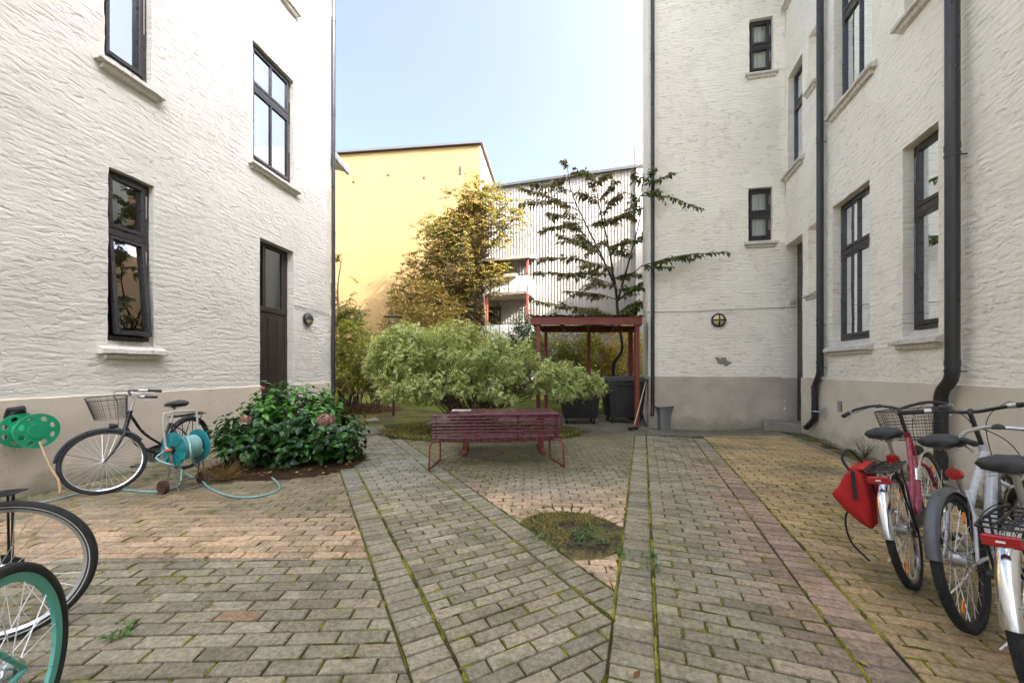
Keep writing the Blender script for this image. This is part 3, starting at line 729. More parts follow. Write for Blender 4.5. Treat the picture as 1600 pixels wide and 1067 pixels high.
# balconies
M['parapet']=simple('balcony_panel',(.70,.68,.65),.6,0,.08,1)
M['timber_grey']=simple('weathered_timber',(.30,.26,.21),.8,0,.2,2)
def balcony(ztop,zslab,roofz,box):
    sa=MW.hit(745,577)[0]; dp=1.55; w2=WF((MW.O+mn*dp).to_2d(),md,mn); sb=w2.hit(825,577)[0]; sa=w2.hit(752,577)[0]
    b=MB(); fbox(b,MW,sa,sb,zslab-.12,zslab,.02,dp,.01); B=b.build('balcony',M['timber_grey'],MD)
    p=MB(); k=5
    for i in range(k):
        fbox(p,MW,sa+(sb-sa)*i/k+.02,sa+(sb-sa)*(i+1)/k-.02,zslab-.02,ztop-.07,dp-.02,dp+.02,.004)
    fbox(p,MW,sb-.02,sb+.02,zslab-.02,ztop-.07,.1,dp-.04,.004); fbox(p,MW,sa-.02,sa+.02,zslab-.02,ztop-.07,.1,dp-.04,.004)
    p.build('balcony_panel',M['parapet'],B)
    r=MB(); r.tube([MW.pt(sa,ztop,.05),MW.pt(sa,ztop,dp),MW.pt(sb,ztop,dp),MW.pt(sb,ztop,.05)],.022,6)
    for i in range(k+1): r.tube([MW.pt(sa+(sb-sa)*i/k,zslab,dp+.02),MW.pt(sa+(sb-sa)*i/k,ztop,dp)],.018,5)
    r.build('railing',M['frame'],B)
    dw_=MB(); x=MW.hit(777,577)[0]; fbox(dw_,MW,x-.55,x+.25,zslab+.0,zslab+2.0,.06,.10,.004); dd=dw_.build('balcony_door',M['frame_brown'],B)
    g=MB(); fbox(g,MW,x-.45,x-.18,zslab+.9,zslab+1.85,.101,.106,0); fbox(g,MW,x-.12,x+.15,zslab+.9,zslab+1.85,.101,.106,0); g.build('pane',M['glass'],dd)
    if box:
        f=MB(); fbox(f,MW,sa+(sb-sa)*.45,sa+(sb-sa)*.78,ztop-.13,ztop+.04,dp+.03,dp+.2,.02); f.build('flower_box',M['timber_grey'],B)
    if roofz:
        q=MB(); m=Matrix.Identity(4)
        A=[MW.pt(sa-.2,roofz+.45,.02),MW.pt(sb+.15,roofz+.45,.02),MW.pt(sb+.15,roofz,dp+.3),MW.pt(sa-.2,roofz,dp+.3)]
        dn=Vector((0,0,-.14)); q.add(A+[a+dn for a in A],[(0,1,2,3),(7,6,5,4),(0,4,5,1),(1,5,6,2),(2,6,7,3),(3,7,4,0)]); q.build('balcony_roof',M['timber_grey'],B)
        q=MB(); q.bar(MW.pt(sb-.05,zslab-2.6,dp-.06),MW.pt(sb-.05,roofz-.02,dp-.06),.11,.11,mn,.006); q.bar(MW.pt(sa+.3,zslab-2.6,dp-.06),MW.pt(sa+.3,roofz-.02,dp-.06),.11,.11,mn,.006); q.build('balcony_post',M['red_brown'],B)
wq=WF((MW.O+mn*1.55).to_2d(),md,mn)
zt1=wq.hit(800,430)[1]; zs1=wq.hit(800,456)[1]; zr=wq.hit(825,401)[1]; zt2=wq.hit(800,505)[1]
balcony(zt1,zs1,zr,True); balcony(zt2,zt2-(zt1-zs1),None,False); balcony(zt2*2-zt1,zt2*2-zt1-(zt1-zs1),None,False)
# lower grey neighbour, out of sight behind the wing: its flat roof shades the lower part of the cladding
NB=thing('neighbour_building','flat roofed peach neighbour house behind the rear wing, seen only mirrored in panes','building')
nb=MB(); a=MW.pt(MW.hit(1081,577)[0]-.0,0,.15); P=[a,a+md*6,a+md*6+mn*4.6,a+mn*4.6]
nb.add([up_(p,-.3) for p in P]+[up_(p,9.3) for p in P],[(0,3,2,1),(4,5,6,7),(0,1,5,4),(1,2,6,5),(2,3,7,6),(3,0,4,7)]); nb.build('wall',rendermat('peach_wall',(.55,.36,.22),(.5,.33,.2)),NB)
# ---------------------------------------------------------------- ground and paving
def ground_mat():
    t=NT('joint_soil'); co=t.coord()
    f=t.ramp(t.noise(co,1.3,5,.65),[(.40,0),(.60,1)]); g=t.noise(co,22,5,.7)
    soil=t.mix(g,(.035,.028,.02),(.085,.068,.046)); moss=t.mix(g,(.06,.065,.014),(.20,.20,.035))
    c=t.mix(f,soil,moss); nm=t.bump(t.noise(co,60,5,.7),.9,.02); t.pbr(c,.95,0,nm,.1); return t.m
mb=MB()
def gridsheet(mb,xs,ys,zf):
    n=len(xs); b=[]
    for y in ys:
        for x in xs: b.append((x,y,zf(x,y)))
    mb.add(b,[(j*n+i,j*n+i+1,(j+1)*n+i+1,(j+1)*n+i) for j in range(len(ys)-1) for i in range(n-1)])
xs=[-150,-60,-20]+[-10+.4*i for i in range(51)]+[20,60,150]; ys=[-150,-60,-20,-8]+[-3+.4*i for i in range(46)]+[20,30,60,150]
gridsheet(mb,xs,ys,lambda x,y: gz(x,y)-.011)
mb.build('ground',ground_mat(),smooth=180,kind='structure')

def paver_mat():
    t=NT('worn_paving_brick'); col=t.attr(); co=t.coord()
    n1=t.noise(co,34,6,.7); n2=t.noise(co,260,2,.6); n3=t.noise(co,2.2,5,.6); n4=t.noise(co,7,6,.7)
    c=t.mix(1.0,col,t.ramp(n1,[(.28,.45),(.5,1),(.74,1.55)]),'MULTIPLY')
    n5=t.noise(co,95,3,.7); spk=t.ramp(n5,[(.60,0),(.68,1)]); c=t.mix(t.math('MULTIPLY',spk,.38),c,(.55,.52,.45))
    spd=t.ramp(n5,[(.33,1),(.41,0)]); c=t.mix(t.math('MULTIPLY',spd,.5),c,(.06,.055,.045))
    moss=t.ramp(t.math('ADD',t.math('MULTIPLY',n3,.6),t.math('MULTIPLY',n4,.5)),[(.56,0),(.72,1)])
    c=t.mix(t.math('MULTIPLY',moss,.62),c,(.11,.11,.03))
    dk=t.ramp(t.noise(co,1.1,5,.65),[(.45,0),(.72,1)]); c=t.mix(t.math('MULTIPLY',dk,.42),c,(.07,.06,.045))
    h=t.math('ADD',t.math('MULTIPLY',n1,.6),t.math('MULTIPLY',n2,.4)); nm=t.bump(h,.55,.006)
    t.pbr(c,t.ramp(n4,[(.3,.62),(.7,.9)]),0,nm,.35); return t.m
M['paver']=paver_mat()
def clip(poly,a,b,c):
    out=[]
    for i in range(len(poly)):
        p,q=poly[i],poly[(i+1)%len(poly)]; fp=a*p[0]+b*p[1]+c; fq=a*q[0]+b*q[1]+c
        if fp>=0: out.append(p)
        if (fp>=0)!=(fq>=0):
            t=fp/(fp-fq); out.append((p[0]+(q[0]-p[0])*t,p[1]+(q[1]-p[1])*t))
    return out
CB=at(889,831); CB=(CB.x,CB.y); CR=.455
SOIL=[]       # (x,y,rx,ry,rot) planting beds kept free of bricks
moss_pts=[]
def in_bed(x,y):
    for (cx,cy,rx,ry,ro) in SOIL:
        u,v=x-cx,y-cy; a,b=u*cos(ro)+v*sin(ro),-u*sin(ro)+v*cos(ro)
        if (a/rx)**2+(b/ry)**2<1: return True
    return False
def area(p): return .5*sum(p[i][0]*p[(i+1)%len(p)][1]-p[(i+1)%len(p)][0]*p[i][1] for i in range(len(p)))
def brick(mb,poly,col,hz=0.0):
    "one brick: chamfered top, slightly tipped"
    A=area(poly)
    if abs(A)<.0009: return
    if A<0: poly=poly[::-1]
    n=len(poly); cx=sum(p[0] for p in poly)/n; cy=sum(p[1] for p in poly)/n
    tx,ty=rnd(-.014,.014),rnd(-.014,.014); dz=rnd(-.0025,.0025)+hz
    def Z(x,y): return gz(x,y)+dz+tx*(x-cx)+ty*(y-cy)
    k=.0055; ins=[]
    for p in poly:
        dx,dy=cx-p[0],cy-p[1]; L=sqrt(dx*dx+dy*dy)+1e-9; f=min(.3,k*1.4/L); ins.append((p[0]+dx*f,p[1]+dy*f))
    mb.col=col
    vs=[(x,y,Z(x,y)) for x,y in ins]+[(x,y,Z(x,y)-.006) for x,y in poly]+[(x,y,Z(x,y)-.035) for x,y in poly]
    fs=[tuple(range(n))]+[(n+i,n+(i+1)%n,(i+1)%n,i) for i in range(n)]+[(2*n+i,2*n+(i+1)%n,n+(i+1)%n,n+i) for i in range(n)]
    mb.add(vs,fs)
def lay(mb,e1,a0,a1,b0,b1,L,Wd,planes,colf,bond=True,mossf=None,ph=0.0,j=.0105):
    e1=Vector(e1).normalized(); e2=Vector((-e1.y,e1.x)); r=0; b=b0
    while b<b1:
        off=(L/2 if (bond and r%2) else 0)+ph; a=a0-off
        wob=.006*noise.noise(Vector((a0*3,b*.8,2)))
        while a<a1:
            x0,x1=max(a,a0),min(a+L,a1); a+=L
            if x1-x0<.02: continue
            g=j/2+rnd(-.0014,.0014)
            q=[]
            for (u,v) in((x0+g,b+g),(x1-g,b+g),(x1-g,b+Wd-g),(x0+g,b+Wd-g)):
                u+=rnd(-.0016,.0016); v+=rnd(-.0016,.0016)+wob; p=e1*u+e2*v; q.append((p.x,p.y))
            for pl in planes:
                q=clip(q,*pl)
                if not q: break
            if len(q)<3: continue
            cx=sum(p[0] for p in q)/len(q); cy=sum(p[1] for p in q)/len(q)
            if colf is colM:
                rr=sqrt((cx-CB[0])**2+(cy-CB[1])**2); lim=CR+.135 if cy>CB[1]+.12 else CR+.012
                if rr<lim: continue
                if rr<lim+.2:
                    nx_,ny_=(cx-CB[0])/rr,(cy-CB[1])/rr; q=clip(q,nx_,ny_,-(nx_*CB[0]+ny_*CB[1]+lim))
                    if len(q)<3: continue
            if in_bed(cx,cy): continue
            brick(mb,q,colf(cx,cy))
            if mossf:
                for (u,dirv) in((x1,0),):
                    p=e1*u+e2*(b+Wd/2)
                    if any(pl[0]*p.x+pl[1]*p.y+pl[2]<.03 for pl in planes): continue
                    moss_pts.append((p.x,p.y,atan2(e2.y,e2.x),Wd*.86,.012,mossf))
                if random.random()<.8:
                    p=e1*((x0+x1)/2+rnd(-.05,.05))+e2*(b+Wd)
                    if any(pl[0]*p.x+pl[1]*p.y+pl[2]<.06 for pl in planes): continue
                    moss_pts.append((p.x,p.y,atan2(e1.y,e1.x),rnd(.05,.2),.009,mossf*.7))
        b+=Wd; r+=1
def jit(c,v=.13):
    k=1+rnd(-v,v); h=rnd(-.03,.03); return (max(0,c[0]*k*(1+h)),max(0,c[1]*k),max(0,c[2]*k*(1-h)))
def lerp(a,b,t): return tuple(x+(y-x)*t for x,y in zip(a,b))
GREY=(.29,.257,.178); TAN=(.54,.385,.245); YEL=(.44,.32,.14); PINK=(.33,.215,.16); MOSSY=(.16,.15,.085)
def nz(x,y,s,k=0): return .5+.5*noise.noise(Vector((x*s,y*s,k)))
def colRP(x,y):
    u=x-.341*y; c=GREY
    st=sstep(.55,.95,u+.25*(nz(x,y,2,3)-.5))*sstep(1.35,1.1,u)*sstep(1.0,2.2,y)*sstep(7.5,4.5,y); c=lerp(c,PINK,.75*st)
    c=lerp(c,(.19,.19,.15),.5*sstep(5.5,8,y)); return jit(c,.26)
def colLP(x,y):
    c=lerp(GREY,(.20,.205,.18),.7*sstep(3.5,5.5,y)); return jit(c,.26)
def colM(x,y):
    c=lerp(TAN,(.33,.29,.21),sstep(3.6,4.8,y+.8*(nz(x,y,1.2)-.5))); c=lerp(c,MOSSY,.85*sstep(4.2,5.3,y+1.3*(nz(x,y,1.1,5)-.5))); 
    if x<-.3: c=lerp(c,PINK,.5*sstep(4.9,4.4,y)*sstep(3.7,4.1,y))
    return jit(c,.16)
def colL(x,y):
    if y<2.70+.16*(nz(x,y,3.1,5)-.3)+rnd(-.03,.03): 
        c=GREY; 
        if nz(x,y,5,8)>.80: c=lerp(c,(.36,.20,.13),.6)
        return jit(c,.25)
    c=lerp(TAN,(.24,.20,.125),sstep(2.95,4.0,y+1.0*(nz(x,y,.9,3)-.5))); c=lerp(c,(.30,.20,.12),.4*(nz(x,y,.9,6)>.62)); return jit(c,.2)
def colR(x,y):
    c=lerp(YEL,(.40,.29,.17),nz(x,y,1.3,2)); c=lerp(c,(.21,.18,.10),sstep(.50,.72,nz(x,y,1.1,9))*.85); 
    c=lerp(c,(.48,.34,.10),.6*sstep(.6,.75,nz(x,y,2.1,4)))
    return jit(c,.16)
def colB(x,y): return jit(lerp((.20,.19,.155),(.15,.14,.10),nz(x,y,1.4,2)),.18)

hp=at(440,735); HYD=(hp.x-.1,hp.y+.25)
SOIL.append((HYD[0],HYD[1]+.18,1.0,.87,.15))
BUSH=(-.75,8.05); SOIL.append((BUSH[0]+.1,BUSH[1]+.35,2.25,1.35,.0))
ku=sqrt(1+.341**2); kv=sqrt(1+.54**2)
def U(c,sg): return (sg*1.0,-sg*.341,-sg*c)    # sg*(x-.341y-c)>=0
def V(c,sg): return (sg*1.0,sg*.54,-sg*c)
ua,ub,uc,ud=[k for k in(-.158,.060,.987,1.21)]; va,vb,vc,vd=.47,.70,1.667,1.89
pv=MB(); YF=8.0
back=(0,-1,YF)
e1=(1/ku,-.341/ku); ek=(1,-.341)
N1=Vector(e1)
aU=lambda u: u/ku
for (u0,u1,bd) in((ua,ub,False),(uc,ud,False)):
    lay(pv,e1,aU(u0),aU(u1),-2.2,8.3,aU(u1-u0),.0915,[back],colRP,False,.35)
lay(pv,e1,aU(ub)+.012,aU(uc)-.006,-2.2,8.3,(aU(uc-ub)-.018)/3.5,.0915,[back],colRP,True,.95)
f1_=(1/kv,.54/kv); aV=lambda v: v/kv
for (v0,v1) in((va,vb),(vc,vd)):
    lay(pv,f1_,aV(v0),aV(v1),-2.2,9.6,aV(v1-v0),.0915,[U(ua-.010,-1),(0,-1,10.2)],colLP,False,.35)
lay(pv,f1_,aV(vb)+.010,aV(vc)-.008,-2.2,9.6,(aV(vc-vb)-.018)/3.5,.0915,[U(ua-.010,-1),(0,-1,10.2)],colLP,True,.95)
rad=radians
lay(pv,(cos(rad(2)),sin(rad(2))),-6.2,3.2,-1.5,9.6,.245,.095,[V(va-.012,-1),(1,-.142,5.70),(0,-1,2.745)],colL,True,.55)
lay(pv,(cos(rad(1)),sin(rad(1))),-6.2,3.2,-1.5,9.6,.245,.095,[V(va-.012,-1),(1,-.142,5.70),(0,1,-2.755)],colL,True,.4)
lay(pv,(cos(rad(-3)),sin(rad(-3))),-6,4,-1.5,9.6,.20,.095,[V(vd+.012,1),U(ua-.012,-1),back],colM,True,.5)
lay(pv,e1,aU(ud)+.012,6.2,-4.5,9.6,.245,.092,[(-1,.292,3.81-.52),back],colR,True,.5,ph=.05)
# far strip across the yard and up to the bins
lay(pv,(cos(rad(-8)),sin(rad(-8))),-3.5,8.8,6.5,12.2,.212,.106,[(0,1,-YF-.012),(1,.54,-vd-.012),(-1,.292,3.81-.52),(0,-1,11.6)],colB,True,.3)
lay(pv,(.08,1),7.0,13.5,-9.5,4.6,.212,.106,[(1,.54,-va),(-1,-.54,vd+.1),(0,1,-10.21),(0,-1,13.5)],colLP,True,.2)
pv.build('paving',M['paver'],kind='structure')
# gutter: a row of kerb stones, a dirt strip, a row of edging against the right wall
kb=MB()
L=.42; y=-1.0
for row,(dd,wd,hz,cl) in enumerate(((.44,.15,.004,(.21,.195,.165)),(.24,.20,-.012,(.15,.125,.095)),(.055,.14,.006,(.20,.18,.15)))):
    s=-1.5
    while s<SB_-.95:
        l=L*rnd(.9,1.05); q=[RW.pt(s+.006,0,dd+wd/2-.006),RW.pt(s+l-.006,0,dd+wd/2-.006),RW.pt(s+l-.006,0,dd-wd/2+.006),RW.pt(s+.006,0,dd-wd/2+.006)]
        c=jit(cl,.18)
        if row==1 and nz(q[0].x,q[0].y,1.2,7)>.55: c=(.30,.13,.05)
        brick(kb,[(p.x,p.y) for p in q],c,hz); s+=l
kb.build('gutter_stones',M['paver'],kind='structure')
# ring of bricks round the old tree pit and the few tan bricks in front of it
rg=MB(); k=17
for i in range(k):
    a=radians(18)+radians(150)*i/(k-1); r0,r1=CR+.006,CR+.125; da=.040/(CR+.06); 
    if 1: q=[(CB[0]+r*cos(a+s*da*(r0/r if r>r0 else 1)),CB[1]+r*sin(a+s*da*(r0/r if r>r0 else 1))) for r,s in((r0,-1),(r1,-1),(r1,1),(r0,1))]
    q=clip(q,*U(ua-.012,-1)); q=clip(q,*V(vd+.012,1)) if q else q
    if q and len(q)>2: brick(rg,q,jit((.56,.42,.28),.15),.006)
rg.build('pit_ring',M['paver'],kind='structure')

def mound(name,cx,cy,rx,ry,ro,h,mat,n=34,seed=0):
    mb=MB(); rings=9; vs=[(cx,cy,gz(cx,cy)+h)]; fs=[]
    for r in range(1,rings+1):
        f=r/rings
        for i in range(n):
            a=2*pi*i/n; k=1+.07*noise.noise(Vector((cos(a)*1.6,sin(a)*1.6,seed)))
            x=f*rx*k*cos(a); y=f*ry*k*sin(a); X=cx+x*cos(ro)-y*sin(ro); Y=cy+x*sin(ro)+y*cos(ro)
            z=h*(1-f**3)+.022*noise.noise(Vector((X*4,Y*4,seed)))*(1-f**6)+.010*noise.noise(Vector((X*14,Y*14,seed)))*(1-f**6)-(.03 if r==rings else 0)
            vs.append((X,Y,gz(X,Y)+z))
    for i in range(n): fs.append((0,1+i,1+(i+1)%n))
    for r in range(rings-1):
        for i in range(n): fs.append((1+r*n+i,1+(r+1)*n+i,1+(r+1)*n+(i+1)%n,1+r*n+(i+1)%n))
    mb.add(vs,fs); return mb.build(name,mat,smooth=180,kind='structure')
def soilmat(name,a,b,mossy,thr):
    t=NT(name); co=t.coord(); g=t.noise(co,26,6,.75); c=t.mix(g,a,b)
    f=t.ramp(t.noise(co,3.2,5,.7),[(thr-.08,0),(thr+.08,1)]); c=t.mix(f,c,t.mix(g,tuple(k*.55 for k in mossy),mossy))
    nm=t.bump(t.noise(co,45,6,.8),1.0,.03); t.pbr(c,.95,0,nm,.1); return t.m
mound('planting_bed',HYD[0],HYD[1]+.18,1.08,.95,.15,.06,soilmat('bed_soil',(.030,.019,.012),(.10,.062,.036),(.10,.08,.03),.60),seed=3)
mound('bush_bed',BUSH[0]+.1,BUSH[1]+.35,2.3,1.4,0,.06,soilmat('bush_soil',(.03,.024,.014),(.09,.07,.035),(.11,.12,.03),.46),seed=8)
pt_=MB(); k=.03; i0=int((CR+.06)/k)+1
for i in range(-i0,i0):
    for j in range(-i0,i0):
        x,y=CB[0]+i*k,CB[1]+j*k
        if (x+k/2-CB[0])**2+(y+k/2-CB[1])**2>(CR+.03)**2: continue
        q=[(x,y),(x+k,y),(x+k,y+k),(x,y+k)]; q=clip(q,*U(ua-.012,-1)); q=clip(q,*V(vd+.012,1)) if q else q
        if q and len(q)>2: pt_.add([(a,b,-.004+.014*noise.noise(Vector((a*9,b*9,2)))+.010*noise.noise(Vector((a*37,b*37,2)))) for a,b in q],[tuple(range(len(q)))])
pt_.build('tree_pit_soil',soilmat('pit_soil',(.045,.038,.028),(.15,.125,.095),(.34,.29,.11),.50),smooth=180,kind='structure')
p=at(560,640); mound('leafy_bed',p.x-1.8,12.4,3.4,1.75,.2,.25,soilmat('litter_soil',(.05,.028,.014),(.16,.09,.04),(.14,.075,.03),.5),seed=11)
mound('back_garden',2.0,16.5,16,4.4,-.08,.15,soilmat('lawn_soil',(.05,.05,.015),(.13,.14,.035),(.14,.17,.03),.45),n=60,seed=14)

# moss in the joints 
ms=MB()
def mossbump(x,y,ang,L,wd,h):
    n=max(2,int(L/.018)); vs=[];fs=[]; ca,sa=cos(ang),sin(ang)
    for i in range(n+1):
        t=i/n-.5; e=max(0,1-(2*t)**4); 
        for q,(k,zz) in enumerate(((-1,-.012),(-.55,.7),(.1,1),(.6,.65),(1,-.012))):
            ww=wd*(.6+.8*random.random())*e; lx=t*L+rnd(-.003,.003); ly=k*ww*.75
            X=x+lx*ca-ly*sa; Y=y+lx*sa+ly*ca; z=(h*e*zz*rnd(.5,1.3) if zz>0 else -.010)
            vs.append((X,Y,gz(X,Y)+z))
    for i in range(n):
        for q in range(4): fs.append((i*5+q,(i+1)*5+q,(i+1)*5+q+1,i*5+q+1))
    g=random.random(); ms.col=lerp((.10,.11,.02),(.36,.34,.06),g); ms.add(vs,fs)
for (x,y,a,L,wd,p) in moss_pts:
    if y<-.2 or y>7 or abs(x)>5.5: continue
    k=p*(.45+1.5*sstep(.33,.6,nz(x,y,.9,17)))
    if random.random()<k*.62 and nz(x,y,2.6,31)>.27: mossbump(x,y,a,L*rnd(.55,1.0),wd*rnd(.5,.85),.004)
def mossline(f,y0,y1,p,wd):
    y=y0
    while y<y1:
        L=rnd(.05,.16); x,ang=f(y)
        if (f(0)[1]>pi/2 and x-.341*y>ua-.05): y+=L; continue
        if random.random()<p*(.35+nz(x,y,1.6,23)): mossbump(x+rnd(-.005,.005),y,ang,L*1.15,wd*rnd(.5,1.25),.006)
        y+=L*.85
aU_=atan2(1,.341); aV_=atan2(1,-.54)
for u,p,wd in((ub+.006,1.1,.015),(ua-.006,1.0,.017),(ud+.006,.75,.018),(uc-.003,.45,.012)): mossline(lambda y: (u+.341*y,aU_),.9,6.6,p,wd)
for v,p,wd in((vb+.006,1.0,.016),(vc-.003,.95,.016),(va-.006,.45,.012),(vd+.006,.5,.012)): mossline(lambda y: (v-.54*y,aV_),.9 if v<1.5 else 2.0,6.2,p,wd)
t=NT('moss_green'); c=t.attr(); co=t.coord(); g=t.noise(co,120,4,.7); c=t.mix(1.0,c,t.ramp(g,[(.3,.4),(.7,1.3)]),'MULTIPLY'); t.pbr(c,.95,0,t.bump(g,1.0,.006),.05)
M['moss']=t.m
ms.build('moss',M['moss'],smooth=180,kind='stuff')
# ---------------------------------------------------------------- leaves
M['leaf']=leafmat('leaf_green'); M['leaf_glossy']=leafmat('leaf_glossy',.30,.18,.5); M['leaf_dry']=leafmat('leaf_dry',.7,.25,.2)
M['bark']=simple('bark',(.10,.075,.055),.9,0,.35,9,.8,40); M['bark_dark']=simple('bark_dark',(.035,.027,.022),.9,0,.35,9,.8,40)
M['stem']=simple('shrub_stem',(.085,.05,.035),.8,0,.3,9)
def basis(d,up):
    d=d.normalized(); x=d.cross(up)
    if x.length<1e-4: x=d.orthogonal()
    x.normalize(); return d,x,x.cross(d)
def leaf2(mb,p,d,up,L,wd,col,fold=.25,droop=.15):
    "two halves folded along the midrib, pointed"
    d,x,u=basis(d,up); mb.col=col
    mid=p+d*L*.5-u*L*droop*.3; tip=p+d*L-u*L*droop
    a=p+d*L*.42+x*wd*.5+u*wd*fold; b=p+d*L*.42-x*wd*.5+u*wd*fold
    mb.add([p,a,tip,b,mid],[(0,4,1),(4,2,1),(0,3,4),(3,2,4)])
def leaf3(mb,p,d,up,L,wd,ci,co_,fold=.2,droop=.25):
    "variegated: pale margins on both sides of a green middle"
    d,x,u=basis(d,up)
    def q(t,s): 
        w=wd*.5*(sin(pi*min(1,t**.8)) )*s
        return p+d*L*t-u*L*droop*t*t+x*w+u*abs(w)*fold
    ts=(0.05,.45,1.0)
    for s in(1,-1):
        mb.col=ci; A=[q(.0,0),q(.45,.52*s),q(.97,0),q(.45,0)]; mb.add(A,[(0,1,3),(3,1,2)] if s>0 else [(0,3,1),(3,2,1)])
        mb.col=co_; A=[q(.0,0),q(.38,1.0*s),q(.72,.72*s),q(1.0,0),q(.45,.52*s)]; mb.add(A,[(0,1,4),(4,1,2),(4,2,3)] if s>0 else [(0,4,1),(4,2,1),(4,3,2)])
def broad(mb,p,d,up,L,wd,col,droop=.35,fold=.18):
    "broad ovate leaf, 3 segments long, curved"
    d,x,u=basis(d,up); vs=[]; prof=((0,.04),(.16,.62),(.42,1.0),(.70,.72),(.9,.3),(1.0,.02)); mb.col=col
    for t,k in prof:
        c=p+d*L*t+u*L*(.10*sin(pi*t)-droop*t*t); w=wd*.5*k
        vs+=[c+x*w+u*w*fold+u*.006*rnd(-1,1),c,c-x*w+u*w*fold+u*.006*rnd(-1,1)]
    fs=[]
    for i in range(len(prof)-1):
        a=i*3; fs+=[(a,a+1,a+4,a+3),(a+1,a+2,a+5,a+4)]
    mb.add(vs,fs)
def rdir(el0=-.3,el1=1.0):
    a=rnd(0,2*pi); z=rnd(el0,el1); r=sqrt(max(0,1-z*z)); return Vector((r*cos(a),r*sin(a),z))
def path(p,d,L,n,wob,grav):
    pts=[Vector(p)]; d=Vector(d).normalized()
    for i in range(n):
        d=(d+Vector((rnd(-wob,wob),rnd(-wob,wob),rnd(-wob,wob)+grav))).normalized(); pts.append(pts[-1]+d*L/n)
    return pts
def vcol(pal,v=.25):
    c=random.choice(pal); k=1+rnd(-v,v); return tuple(max(0,x*k*(1+rnd(-.08,.08))) for x in c)

def dome_shrub(name,label,lobes,ntips,leaffn,per,leafL,stembase,nstem,leafmat_,group=None,stemr=.012,cut=None,reject=.30):
    "shrub from shoots whose tips fill overlapping lobes (c, r)"
    T=thing(name,label,'shrub',stembase,(0,0,0),group); base=Vector(stembase)
    lf=MB(); st=MB(); tips=[]
    wts=[l[1][0]*l[1][2] for l in lobes]; tries=0
    while len(tips)<ntips and tries<ntips*30:
        tries+=1
        c,r=random.choices(lobes,wts)[0]; d=rdir(-.75,1); f=rnd(.55,1.0)**.5
        f*=1+.16*noise.noise(Vector((d.x*2.2+c[0],d.y*2.2,d.z*2.2)))
        p=Vector((c[0]+d.x*r[0]*f,c[1]+d.y*r[1]*f,c[2]+d.z*r[2]*f))
        if p.z<.08 or (cut and cut(p)): continue
        if noise.noise(p*1.9+Vector((3,7,1)))<-reject: continue
        tips.append((p,Vector((d.x/r[0],d.y/r[1],d.z/r[2])).normalized()))
    for p,nrm in tips:
        ax=(nrm*.8+Vector((0,0,.45))+rdir(-1,1)*.4).normalized()
        leaffn(lf,p-base,ax,per,leafL,nrm)
    for i in range(nstem):
        p,nrm=random.choice(tips); b=Vector((rnd(-.35,.35),rnd(-.22,.22),0)); e=p-base
        m=b.lerp(e,.5)+Vector((rnd(-.1,.1),rnd(-.1,.1),.12*e.length)); pts=catmull([b,m,e],5); n=len(pts)
        st.tube(pts,[stemr*(1-.75*k/(n-1))*rnd(.8,1.2) for k in range(n)],5,False)
    lf.build('foliage',leafmat_,T); st.build('stem',M['stem'],T,smooth=180); return T

# ---- variegated dogwood behind the table
def dog_tip(mb,p,ax,per,L,nrm):
    n=random.randint(per-2,per+2)
    for i in range(n):
        a=2.4*i+rnd(0,6); t=i/n; out=ax.orthogonal().normalized(); out=Matrix.Rotation(a,3,ax)@out
        d=(ax*(.25+.7*t)+out*(1.05-.4*t)+Vector((0,0,-.22))).normalized(); q=p-ax*L*1.6*(1-t)+rdir(-1,1)*.02
        g=rnd(0,1); ci=lerp((.08,.20,.03),(.15,.31,.055),g); cm=lerp((.72,.72,.28),(.90,.86,.46),rnd(0,1))
        if random.random()<.06: cm=(.55,.50,.16)
        leaf3(mb,q,d,Vector((0,0,.8))+nrm*.7+rdir(-1,1)*.35,L*rnd(.7,1.15),L*.48,ci,cm)
c1=onY(665,585,8.6);c2=onY(760,575,8.7);c3=onY(835,585,8.6)
bb=Vector((BUSH[0]-.1,BUSH[1]+.35,.03))
lobes=[((onY(640,560,8.35)),(.86,.95,.66)),((onY(720,550,8.5)),(1.15,1.15,.68)),((onY(790,565,8.6)),(.80,1.0,.55)),((onY(605,568,8.3)),(.50,.75,.66)),((onY(640,535,8.6)),(.6,.7,.4)),((onY(640,610,7.95)),(.75,.65,.46)),((onY(700,600,7.9)),(.85,.55,.46)),((onY(830,595,8.3)),(.78,.7,.45)),((onY(890,612,8.1)),(.56,.55,.33)),((onY(790,610,8.0)),(.70,.5,.40)),((onY(918,605,8.0)),(.42,.45,.30)),((onY(880,592,8.2)),(.5,.5,.34))]
lobes=[((c.x,c.y,c.z+.07),r) for c,r in lobes]
def notable(p): return p.y<7.0 or (p.z<.55 and noise.noise(p*2.0)<.15) 
dome_shrub('variegated_shrub','broad dogwood bush with cream edged leaves behind the maroon table',lobes,2600,dog_tip,8,.115,bb,110,M['leaf'],cut=notable,stemr=.014)
# ---- hydrangea by the left wall
HP=((.016,.060,.012),(.022,.08,.014),(.032,.105,.016),(.014,.048,.015),(.05,.15,.02))
def hyd_tip(mb,p,ax,per,L,nrm):
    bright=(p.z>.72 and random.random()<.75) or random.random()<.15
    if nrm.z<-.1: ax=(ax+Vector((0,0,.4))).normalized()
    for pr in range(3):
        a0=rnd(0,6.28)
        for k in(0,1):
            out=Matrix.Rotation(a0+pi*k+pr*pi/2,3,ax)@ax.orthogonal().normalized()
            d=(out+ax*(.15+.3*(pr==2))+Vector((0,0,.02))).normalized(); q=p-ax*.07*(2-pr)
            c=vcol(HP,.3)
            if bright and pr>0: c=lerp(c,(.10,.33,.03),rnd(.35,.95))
            l=L*(1.15-.22*pr)*rnd(.8,1.15); broad(mb,q+out*.015,d,ax+Vector((0,0,.6)),l,l*rnd(.52,.64),c,rnd(.15,.5))
